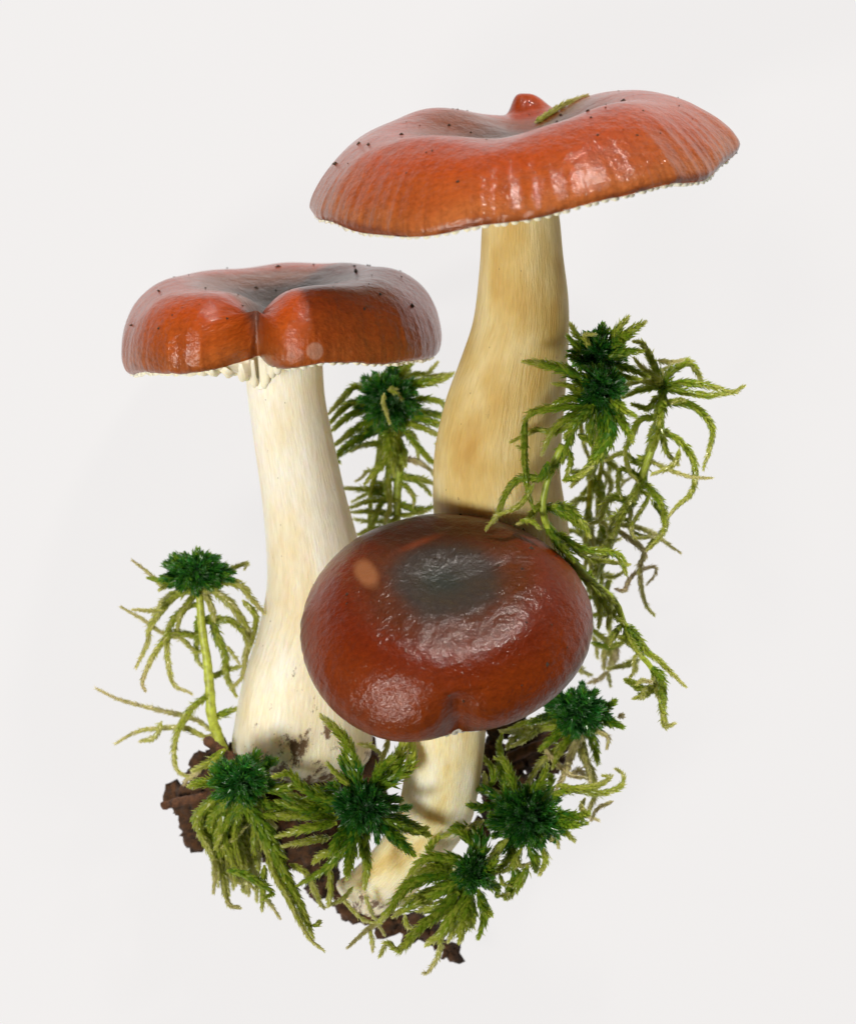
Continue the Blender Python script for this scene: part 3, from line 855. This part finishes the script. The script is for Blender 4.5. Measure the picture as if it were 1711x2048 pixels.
C.fan('r', [([720, 480, 560, 390, 430, 350, 280, 325], 26, .25, .85), ([700, 540, 560, 480, 470, 470], 16, .4, .7),
    ([680, 600, 500, 620, 360, 640, 290, 700, 270, 860, 240, 865], 17, .35, .8), ([660, 620, 560, 680, 460, 760, 390, 915], 14, .4, .95),
    ([690, 640, 560, 720, 470, 770, 360, 760, 290, 790, 200, 835], 13, .4, .9), ([790, 600, 830, 720, 800, 850, 720, 960, 580, 1110], 28, .2, .75),
    ([740, 600, 700, 720, 700, 850], 22, .3, .5), ([800, 560, 880, 650, 900, 730], 20, .3, .6), ([820, 560, 920, 640, 980, 670], 16, .4, .6),
    ([720, 600, 620, 700, 540, 800], 24, .3, .6), ([850, 620, 930, 760, 960, 830], 20, .4, .6), ([690, 560, 560, 560, 460, 600], 18, .3, .6),
    ([280, 700, 280, 900, 290, 1060, 310, 1180, 340, 1260], 13, .5, .5), ([380, 1060, 250, 1070, 170, 1150, 110, 1290, 40, 1385], 15, .4, .9),
    ([340, 1100, 280, 1200, 210, 1260, 100, 1300], 10, .6, .9), ([460, 1240, 560, 1260, 640, 1340, 690, 1430], 20, .4, .7), ([250, 1330, 320, 1340, 370, 1380], 10, .5, .7),
    ([560, 880, 570, 960, 540, 1080], 12, .5, .8), ([520, 1080, 620, 1050, 700, 1000], 11, .5, .9), ([620, 790, 680, 820, 710, 850], 13, .5, .8),
    ([530, 860, 480, 960, 430, 1060], 22, .35, .5), ([600, 700, 560, 840, 520, 960], 18, .4, .6), ([430, 960, 400, 1040, 340, 1080], 16, .3, .5),
    ([760, 620, 770, 760, 740, 880, 690, 960], 20, .25, .6)], 0.061)
C.stalk('s', [640 - 0, -430, 560, -260, 500, -60, 490, 120, 560, 260, 650, 390, 760, 530, 870, 640, 990, 730, 1070, 830, 1110, 950, 1170, 1050, 1240, 1200, 1320, 1290, 1370, 1400, 1400, 1550, 1440, 1740], 15, 11, 0.060, 0.034, 0.6)
C.fan('s', [([1110, 955, 1200, 1030, 1290, 1170, 1400, 1260, 1480, 1340, 1590, 1445], 13, .45, 1.0), ([1120, 970, 1190, 1080, 1260, 1200], 22, .35, .55), ([1130, 1000, 1170, 1100, 1240, 1210], 16, .6, .7),
    ([1360, 1450, 1290, 1490, 1210, 1440, 1130, 1400], 20, .5, .6), ([1330, 1480, 1270, 1520, 1200, 1540], 14, .6, .8), ([1290, 1470, 1250, 1540], 10, .7, .9),
    ([1320, 1290, 1400, 1380, 1420, 1500, 1430, 1600], 20, .35, .6), ([1340, 1330, 1370, 1450, 1390, 1540], 14, .8, .9), ([1180, 1110, 1130, 1080, 1080, 1070], 14, .4, .7),
    ([1400, 1560, 1420, 1660, 1430, 1740, 1460, 1755, 1500, 1742], 14, .6, 1.0), ([1200, 1230, 1190, 1330, 1150, 1400], 7, .8, .9), ([1200, 1440, 1260, 1410, 1330, 1415], 7, .9, 1.2),
    ([490, 150, 600, 320, 720, 470], 20, .35, .5), ([560, 300, 700, 460, 830, 600], 22, .4, .55), ([700, 480, 850, 620, 980, 730], 22, .4, .6), ([760, 560, 900, 690, 1040, 800], 18, .55, .7),
    ([620, 280, 760, 370, 900, 400, 1050, 410, 1140, 500], 17, .4, .6), ([700, 360, 850, 460, 1000, 480, 1150, 500], 12, .6, .95), ([540, 60, 650, 110, 760, 190, 820, 230], 18, .35, .6),
    ([1000, 400, 1080, 450, 1130, 570], 13, .4, .7), ([850, 590, 900, 720, 930, 850, 920, 980], 14, .45, .8), ([920, 660, 960, 780, 1000, 880, 990, 990], 14, .5, .8), ([1060, 820, 1040, 900, 1110, 950], 10, .6, .7),
    ([480, 10, 420, 90, 360, 150, 300, 180], 12, .5, .9), ([1100, 960, 1040, 1050, 1010, 1120], 14, .45, .8)], 0.049)

# D: open plant with a small crown and curling branches
D = Moss('open moss plant with a small starry tip and long curling branches', (1180, 1180, 0.02), 104)
D.stalk('r', [1150, 480, 1150, 640, 1120, 800, 1060, 960, 1020, 1080, 950, 1200, 880, 1330, 830, 1450, 790, 1560, 720, 1700], 12, 18, 0.046, 0.024, 0.62)
D.head('r', 1152, 478, 48, 42, 0.046, 14, 9, 0.35, t_out=0.2)
D.fan('r', [([1150, 470, 1090, 330, 1030, 220, 980, 200], 18, .45, .85), ([1170, 460, 1210, 390, 1310, 335, 1370, 390, 1400, 460], 18, .45, .95), ([1180, 480, 1300, 460, 1450, 480, 1590, 520, 1665, 485], 16, .45, .9),
    ([1180, 500, 1300, 520, 1450, 540, 1620, 520], 16, .45, .85), ([1130, 480, 1000, 510, 910, 550], 16, .45, .6), ([1130, 470, 1020, 450, 900, 480], 15, .6, .7), ([1120, 440, 1020, 360, 980, 310], 14, .6, .9),
    ([1190, 590, 1320, 600, 1420, 670, 1470, 760, 1450, 880, 1415, 1000], 16, .45, .9), ([1180, 780, 1260, 830, 1340, 930, 1360, 1040, 1340, 1150, 1250, 1240, 1190, 1310], 15, .5, .95),
    ([1150, 800, 1180, 900, 1250, 975], 13, .55, .9), ([1100, 680, 1010, 700, 960, 790, 920, 900, 940, 1010, 990, 1080], 14, .5, .8), ([1260, 880, 1240, 960, 1170, 1010, 1090, 1040], 10, .7, 1.0),
    ([1100, 970, 1240, 1030, 1350, 1060, 1460, 1065], 8, .8, 1.1), ([1060, 1120, 1140, 1220, 1170, 1330, 1150, 1420, 1060, 1520], 16, .45, .9), ([960, 1220, 850, 1190, 790, 1230, 760, 1320, 690, 1360], 16, .45, .8),
    ([1060, 1180, 1010, 1280, 960, 1370, 980, 1440, 1090, 1440], 10, .6, 1.0), ([980, 960, 900, 910, 800, 950], 12, .5, .8), ([1000, 1050, 900, 1010, 870, 1100, 890, 1180], 12, .45, .7),
    ([1150, 490, 1150, 600, 1130, 720], 24, .45, .6), ([1130, 600, 1130, 740, 1090, 880], 22, .5, .6), ([1110, 760, 1070, 900, 1020, 1060], 24, .5, .65), ([1040, 960, 1020, 1080, 950, 1220], 22, .5, .65),
    ([1190, 580, 1280, 570, 1220, 590], 8, .6, .8), ([1120, 560, 1060, 620, 970, 600], 12, .5, .6), ([980, 1160, 900, 1290, 840, 1430], 20, .55, .7), ([1120, 320, 1200, 330, 1280, 320], 9, .8, 1.1),
    ([1160, 440, 1150, 390, 1190, 360], 9, .7, .8), ([1020, 1100, 960, 1230, 950, 1330], 14, .6, .8)], 0.045)
D.fan('s', [([1080, 250, 1200, 330, 1270, 410, 1240, 520, 1250, 680, 1290, 820, 1345, 890], 12, 1.2, .9), ([1100, 190, 1240, 220, 1380, 290, 1545, 405], 8, .9, 1.1), ([1330, 0, 1420, 120, 1430, 220, 1340, 320, 1280, 390], 13, .5, .9),
    ([1040, 690, 1110, 700, 1160, 620, 1220, 560, 1340, 520, 1360, 570, 1300, 650], 8, 1.3, 1.2), ([1060, 130, 1010, 300, 940, 430], 22, .6, .7), ([950, 400, 900, 520, 860, 660], 18, .6, .75),
    ([1160, 170, 1180, 240, 1260, 280, 1330, 270], 9, .6, .9), ([1000, 600, 1060, 590, 1110, 560], 8, .7, .9)], 0.030)

# E: thin faded stems behind
E = Moss('faded tangle of thin moss stems behind the low cap', (1200, 1330, 0.012), 105)
E.stalk('r', [745, 700, 720, 900, 700, 1050, 690, 1200, 680, 1400, 700, 1560, 720, 1800], 13, 13, 0.018, 0.012, 0.7)
E.stalk('r', [790, 860, 765, 1000, 742, 1150, 752, 1300, 775, 1450, 760, 1700], 11, 11, 0.014, 0.012, 0.75)
for k, (x0, y0, x1, y1) in enumerate([(700, 700, 720, 900), (690, 1000, 700, 1200), (760, 1080, 740, 1300), (680, 1250, 660, 1480), (770, 1350, 800, 1500), (720, 900, 690, 1060)]):
    E.br('r', [x0, y0, (x0 + x1) / 2 + 12, (y0 + y1) / 2, x1, y1], 20, .5, .7, 0.017)
E.fan('r', [([640, 700, 660, 860, 700, 960], 11, .6, .8), ([540, 1020, 620, 1030, 730, 1050], 11, .6, .9), ([730, 1080, 640, 1180, 590, 1260, 600, 1340], 11, .6, .9), ([700, 1200, 620, 1200, 560, 1240], 11, .6, .9),
    ([760, 1000, 830, 1100, 800, 1200], 10, .7, .9), ([800, 950, 860, 1000, 900, 1080], 12, .5, .8), ([700, 1380, 620, 1340, 520, 1300], 12, .6, .8), ([760, 1200, 820, 1300, 830, 1400], 11, .6, .9),
    ([680, 1450, 600, 1400, 520, 1420], 12, .5, .8), ([880, 1360, 960, 1370, 1090, 1410, 1220, 1510], 8, .9, 1.1), ([720, 1460, 800, 1480, 880, 1450], 10, .7, .9), ([800, 900, 820, 1000, 790, 1120], 9, .8, 1.0),
    ([840, 1200, 900, 1100, 960, 1060], 8, .8, 1.0)], 0.016)
E.fan('s', [([820, 200, 835, 400, 800, 560], 14, .6, .8), ([900, 330, 880, 500, 850, 660], 13, .6, .8), ([1000, 600, 960, 760, 920, 980], 13, .6, .8), ([880, 700, 920, 850, 930, 950], 13, .5, .8),
    ([950, 800, 1000, 900, 1000, 1000], 13, .6, .8), ([1010, 760, 1000, 920, 1010, 1060], 15, .6, .8), ([860, 900, 930, 890, 1000, 900], 12, .6, .8), ([860, 1000, 960, 1080, 1010, 1100], 12, .6, .9),
    ([1080, 1000, 1010, 1100, 1000, 1200], 12, .7, .9), ([860, 1110, 1000, 1140, 1130, 1100], 12, .4, .7), ([1000, 1100, 970, 1200, 960, 1310], 16, .9, 1.1), ([1030, 1120, 1030, 1240, 1000, 1320], 17, 1.0, 1.15),
    ([1060, 1120, 1055, 1180, 1050, 1240], 12, 1.2, 1.2), ([1240, 1240, 1140, 1280, 1000, 1310], 12, .7, .9), ([990, 1330, 930, 1390, 850, 1420], 9, 1.2, 1.2), ([990, 1340, 1000, 1390, 1010, 1440], 8, .9, 1.0),
    ([870, 1050, 900, 1130, 910, 1220], 10, .8, 1.0), ([840, 780, 850, 900, 870, 1010], 12, .6, .8), ([900, 480, 940, 600, 930, 720], 12, .6, .8), ([780, 600, 830, 640, 850, 720], 12, .5, .8),
    ([960, 160, 930, 300, 950, 420], 13, .6, .8), ([860, 240, 880, 360, 900, 450], 10, .8, 1.0), ([1200, 1260, 1210, 1300, 1190, 1350], 9, .9, 1.0), ([780, 1280, 790, 1330, 860, 1360], 9, .8, 1.0),
    ([900, 150, 980, 200, 1000, 300], 10, .7, 1.0)], 0.014)

# F: dark head tucked under the low cap
F = Moss('very dark moss head tucked under the rim of the low cap', (1040, 1470, 0.02), 106)
F.head('h', 1320, 70, 215, 175, 0.036, 46, 20, 0.0, t_out=0.2)
F.stalk('h', [1300, 150, 1180, 175, 1000, 180, 850, 195], 14, 12, 0.032, 0.024, 0.75)
F.fan('h', [([1280, 130, 1160, 240, 1080, 310], 26, .2, .55), ([1200, 130, 1060, 190, 950, 240], 17, .35, .6), ([1300, 200, 1200, 300, 1080, 400, 990, 540, 930, 600], 16, .6, .95),
    ([1330, 200, 1340, 330, 1400, 450, 1420, 600, 1380, 720, 1440, 760], 18, .7, 1.15), ([1380, 180, 1420, 300, 1440, 400], 26, .25, .5), ([1400, 180, 1500, 230, 1500, 300], 12, 1.0, 1.2),
    ([1440, 110, 1520, 140, 1600, 170], 24, .2, .4), ([1430, 60, 1500, 40, 1545, 5], 20, .2, .4), ([1250, 160, 1120, 170, 1000, 175], 16, .6, .7), ([1280, 200, 1200, 330, 1160, 420], 18, .4, .7),
    ([1320, 220, 1270, 350, 1230, 470, 1180, 560], 20, 1.1, 1.2), ([1570, 110, 1600, 95], 9, 1.2, 1.2), ([1200, 100, 1100, 110, 1010, 150], 18, .2, .4), ([1080, 190, 960, 200, 830, 195], 12, .7, .9),
    ([1340, 260, 1370, 400, 1390, 520], 14, .8, 1.1), ([1040, 200, 960, 260, 900, 290], 12, .6, .9), ([1000, 180, 900, 250, 870, 300], 12, .5, .8), ([1160, 120, 1000, 140, 880, 185], 14, .4, .7),
    ([1100, 300, 1200, 420, 1280, 480, 1350, 490], 12, 1.2, 1.2), ([1260, 480, 1320, 450, 1360, 490], 12, 1.2, 1.2)], 0.033)

# G: round dark head beside the low stem
G = Moss('round dense green moss head beside the low mushroom stem', (1000, 1700, 0.015), 107)
G.head('h', 985, 745, 260, 225, 0.040, 64, 20, 0.0, t_out=0.3)
G.fan('h', [([900, 640, 840, 480, 820, 300, 830, 230], 24, .3, .6), ([930, 600, 860, 400, 800, 370], 18, .4, .6), ([1080, 650, 1130, 560, 1150, 490], 32, .2, .45), ([1150, 600, 1300, 570, 1450, 590, 1580, 550, 1600, 480, 1560, 440], 17, .5, .8),
    ([1180, 540, 1300, 560, 1440, 540, 1520, 490, 1480, 480], 14, .6, .9), ([720, 450, 740, 540, 830, 590, 960, 570], 11, .9, 1.0), ([1150, 720, 1280, 740, 1380, 720], 26, .25, .55), ([1140, 760, 1260, 790, 1370, 780], 20, .2, .5),
    ([1180, 800, 1240, 840, 1290, 890], 14, .4, .8), ([870, 880, 800, 960, 730, 1050], 20, .6, .9), ([920, 900, 880, 1000, 760, 1130], 18, .4, .8), ([1000, 920, 1040, 1000, 1050, 1080], 22, .3, .5),
    ([900, 1060, 920, 1120, 860, 1250], 24, .3, .6), ([1000, 1050, 940, 1160, 870, 1260], 20, .5, .7), ([720, 760, 660, 800, 620, 810], 12, .9, 1.0), ([1360, 620, 1340, 680, 1380, 740], 9, .8, 1.1),
    ([1540, 640, 1440, 690, 1400, 760], 7, 1.1, 1.2), ([800, 660, 700, 680, 625, 665], 20, .15, .3), ([820, 620, 740, 580, 670, 560], 22, .15, .3), ([860, 900, 930, 1020, 920, 1060], 16, .5, .8), ([1100, 940, 1110, 1020, 1075, 1100], 14, .6, .9),
    ([960, 940, 900, 1050, 830, 1090], 14, .5, .8), ([880, 1030, 960, 1050, 1020, 1030], 10, .9, 1.0), ([820, 1100, 840, 1160, 890, 1180], 8, .6, .8), ([800, 1240, 840, 1240, 870, 1230], 7, .7, .9),
    ([760, 560, 780, 480, 760, 420, 700, 340], 14, .4, .7), ([850, 580, 880, 480, 840, 380], 18, .35, .6), ([1000, 600, 1080, 520, 1120, 420], 20, .3, .6), ([1140, 900, 1180, 860, 1190, 930], 9, .8, 1.0)], 0.040)

# H: starry head in front of the low stem
H = Moss('star-shaped moss head with broad arms lying over the low mushroom stem', (700, 1680, 0.02), 108)
H.head('g', 1300, 590, 175, 165, 0.053, 46, 21, 0.0, t_out=0.15)
H.fan('g', [([1260, 480, 1225, 320, 1190, 180, 1050, 38], 30, .25, .95), ([1270, 470, 1250, 330, 1210, 220], 28, .2, .6), ([1230, 450, 1195, 360, 1165, 295], 22, .12, .25), ([1220, 460, 1150, 400, 1085, 330], 13, .5, .7),
    ([1340, 480, 1430, 390, 1510, 300, 1555, 185], 44, .2, .75), ([1360, 490, 1500, 410, 1590, 330, 1600, 220, 1570, 180], 30, .25, .75), ([1360, 450, 1420, 350, 1490, 290], 26, .3, .5),
    ([1430, 560, 1480, 545, 1530, 550], 18, .05, .15), ([1430, 590, 1520, 600, 1592, 592], 16, .05, .15), ([1430, 640, 1560, 690, 1700, 765], 30, .15, .6), ([1400, 660, 1500, 700, 1620, 740, 1690, 720], 22, .3, .7),
    ([1400, 690, 1500, 780, 1612, 885], 28, .12, .4), ([1360, 690, 1385, 750, 1390, 805], 20, .05, .15), ([1320, 700, 1310, 820, 1325, 950, 1310, 1085], 22, .35, .7), ([1270, 700, 1230, 830, 1205, 1020], 30, .2, .6),
    ([1240, 690, 1150, 790, 1100, 880], 26, .2, .5), ([1230, 720, 1150, 880, 1060, 980, 905, 1070], 19, .35, .55), ([1180, 560, 1090, 500, 960, 490], 26, .3, .6), ([1180, 560, 1050, 540, 930, 470, 860, 395, 760, 405], 24, .3, .6),
    ([1160, 600, 1000, 580, 860, 520], 24, .3, .6), ([1150, 660, 1000, 650, 790, 640], 22, .4, .7), ([1140, 690, 980, 720, 780, 770], 20, .45, .75), ([1280, 640, 1290, 760, 1290, 880], 22, .3, .55),
    ([1100, 600, 950, 610, 780, 560], 22, .3, .5), ([1160, 500, 1130, 470, 1060, 480], 20, .15, .25), ([1100, 860, 1040, 890, 1000, 930], 16, .6, .8), ([1100, 780, 980, 800, 820, 830], 14, .6, .8)], 0.052)
H.fan('g', [([1260, 205, 1340, 220, 1400, 260, 1420, 300], 9, .8, .8), ([1460, 165, 1440, 240, 1415, 310], 11, 1.0, .9), ([1500, 830, 1480, 920], 9, .8, .8), ([1450, 1260, 1330, 1340, 1210, 1450], 10, 1.0, 1.15), ([1340, 1330, 1355, 1400, 1360, 1470], 8, .9, 1.1),
    ([1170, 1150, 1300, 1280, 1400, 1300], 7, .8, .9), ([1240, 1080, 1180, 1150, 1090, 1195], 8, .7, .9), ([1310, 1130, 1360, 1250, 1430, 1370], 6, .8, 1.0)], 0.036)

# I: shaggy tuft at the foot of the pale stem
I = Moss('shaggy moss tuft hanging below the pale stem foot with one long trailing strand', (480, 1600, 0.02), 109)
I.head('g', 545, 430, 200, 160, 0.046, 56, 20, 0.02, t_out=0.25)
rI = random.Random(77)
I.fan('g', [([470, 460, 350, 440, 245, 465], 24, .3, .65), ([590, 480, 660, 560, 700, 640, 765, 715], 15, .7, 1.0), ([610, 400, 680, 450, 680, 545], 22, .3, .6), ([640, 360, 720, 320, 765, 310], 24, .1, .25), ([600, 330, 640, 290, 645, 258], 22, .1, .25),
    ([450, 400, 400, 370, 375, 360], 22, .1, .25), ([580, 560, 680, 700, 760, 850, 800, 960, 870, 1100, 940, 1250, 990, 1380], 34, .35, .7), ([560, 560, 640, 680, 720, 860, 760, 1000, 840, 1140, 900, 1270, 980, 1400, 1055, 1465], 17, .6, 1.0),
    ([760, 900, 840, 1040, 910, 1180, 960, 1300], 22, .4, .6), ([980, 1320, 1020, 1310, 1035, 1290], 9, .6, .9),
    ([470, 980, 560, 1000, 660, 1050, 740, 1110, 700, 1150], 17, .4, .5), ([700, 950, 690, 1080, 685, 1220], 14, .5, .8), ([700, 1150, 740, 1190, 790, 1268], 7, .9, 1.1), ([980, 1060, 1020, 1150, 1060, 1205], 10, .8, 1.0),
    ([850, 940, 940, 990, 1000, 1080, 1040, 1190], 12, .7, .9), ([1100, 970, 1100, 1100, 1090, 1190], 12, .7, .8), ([590, 400, 650, 400, 670, 440], 16, .4, .7), ([440, 760, 410, 840, 520, 780, 580, 720], 9, .7, .9),
    ([640, 470, 760, 480, 900, 560, 1000, 560], 26, .25, .55), ([640, 540, 780, 600, 940, 640], 22, .3, .6), ([720, 500, 850, 470, 900, 430], 20, .4, .6), ([690, 640, 840, 650, 1000, 640], 18, .5, .7), ([650, 300, 680, 340, 670, 390], 9, 1.1, 1.2)], 0.043)
for k in range(34):   # combed-down fringe
    u = (k + 0.5) / 34
    x0, y0 = 450 + 200 * u, 500 + rI.uniform(-30, 60)
    x1 = 290 + 330 * u + rI.uniform(-30, 30); y1 = 640 + 120 * (1 - abs(u - .45)) + rI.uniform(-60, 60)
    x2 = 340 + 330 * u + rI.uniform(-30, 30); y2 = 860 + rI.uniform(-80, 120)
    x3 = x2 + rI.uniform(-10, 70); y3 = y2 + rI.uniform(60, 230)
    I.br('g', [x0, y0, (x0 + x1) / 2 - 30 * (1 - u), (y0 + y1) / 2, x1, y1, x2, y2, x3, y3], rI.uniform(13, 22), rI.uniform(.3, .5), rI.uniform(.7, 1.0), 0.044 + rI.uniform(-0.006, 0.003), 0.028 + rI.uniform(-0.01, 0.006))
I.fan('g', [([390, 880, 400, 1000, 388, 1115], 10, .8, 1.1), ([430, 900, 445, 1040, 480, 1180, 545, 1207], 12, .7, 1.1), ([520, 900, 560, 1000, 640, 1100], 9, .9, 1.0), ([460, 900, 490, 1020, 545, 1060], 9, .8, 1.0)], 0.032)
I.fan('f', [([770, 1250, 690, 1320, 590, 1370], 18, .5, .9), ([640, 1360, 560, 1420, 540, 1450], 10, 1.1, 1.3)], 0.030)

# J: lowest tuft
J = Moss('lowest moss tuft, leafy arms fanning down below the low mushroom foot', (930, 1800, 0.012), 110)
J.head('h', 650, 1090, 130, 125, 0.044, 34, 19, 0.05, t_out=0.25)
J.fan('h', [([650, 1030, 700, 960, 660, 860, 560, 815, 490, 830], 36, .2, .45), ([620, 1020, 650, 930, 590, 850, 520, 830], 26, .25, .5), ([600, 1020, 480, 1000, 340, 1010, 240, 1120], 25, .35, .7), ([560, 1100, 420, 1110, 250, 1170, 120, 1330, 60, 1400], 30, .25, .75),
    ([590, 1140, 450, 1190, 300, 1260, 150, 1370], 28, .3, .8), ([600, 1180, 480, 1280, 310, 1335], 24, .45, .85), ([560, 1220, 420, 1360, 300, 1460, 190, 1580, 110, 1545, 65, 1615], 24, .4, .8), ([600, 1230, 520, 1370, 450, 1480, 360, 1550], 28, .45, .8),
    ([640, 1220, 600, 1380, 565, 1530], 28, .4, .85), ([680, 1200, 720, 1300, 720, 1400, 685, 1508], 21, .3, .5), ([700, 1150, 790, 1180, 805, 1240], 24, .2, .4), ([450, 1500, 430, 1620, 370, 1720, 340, 1730], 11, .7, 1.1), ([220, 1360, 230, 1420, 260, 1450], 11, .7, .9),
    ([680, 1230, 720, 1320, 765, 1360], 18, .3, .6), ([560, 1150, 400, 1230, 230, 1260], 24, .4, .7), ([600, 1200, 500, 1330, 400, 1400], 26, .5, .8), ([620, 1230, 560, 1400, 500, 1520], 26, .45, .8), ([540, 1080, 400, 1060, 290, 1100], 20, .4, .7),
    ([700, 1100, 760, 1060, 800, 1000], 24, .3, .5), ([380, 980, 380, 940, 420, 880, 500, 850], 16, .5, .7), ([560, 1060, 460, 1060, 360, 1080], 16, 1.0, .8), ([640, 1260, 640, 1380, 610, 1450], 24, .4, .7), ([200, 1340, 300, 1290, 380, 1280], 20, .5, .8)], 0.042)

# ------------------------------------------------------------------ scrap on the wide cap
scrap_pts = []
for th_, r_ in ((74, 1.75), (66, 1.95), (57, 2.2), (50, 2.5)):
    x_, y_, h_ = cap1.local(r_, interp(r_, [p[0] for p in prof1[:-1]], [p[1] for p in prof1[:-1]]), math.radians(th_))
    scrap_pts.append(tuple(cap1.world(x_, y_, h_ + 0.05)))
scrap = thing('moss_scrap', 'tiny yellowish plant scrap lying in the hollow of the widest cap', 'scrap', scrap_pts[0])
leafy('shoot', scrap_pts, 12, 0.85, 1.15, scrap, random.Random(5))
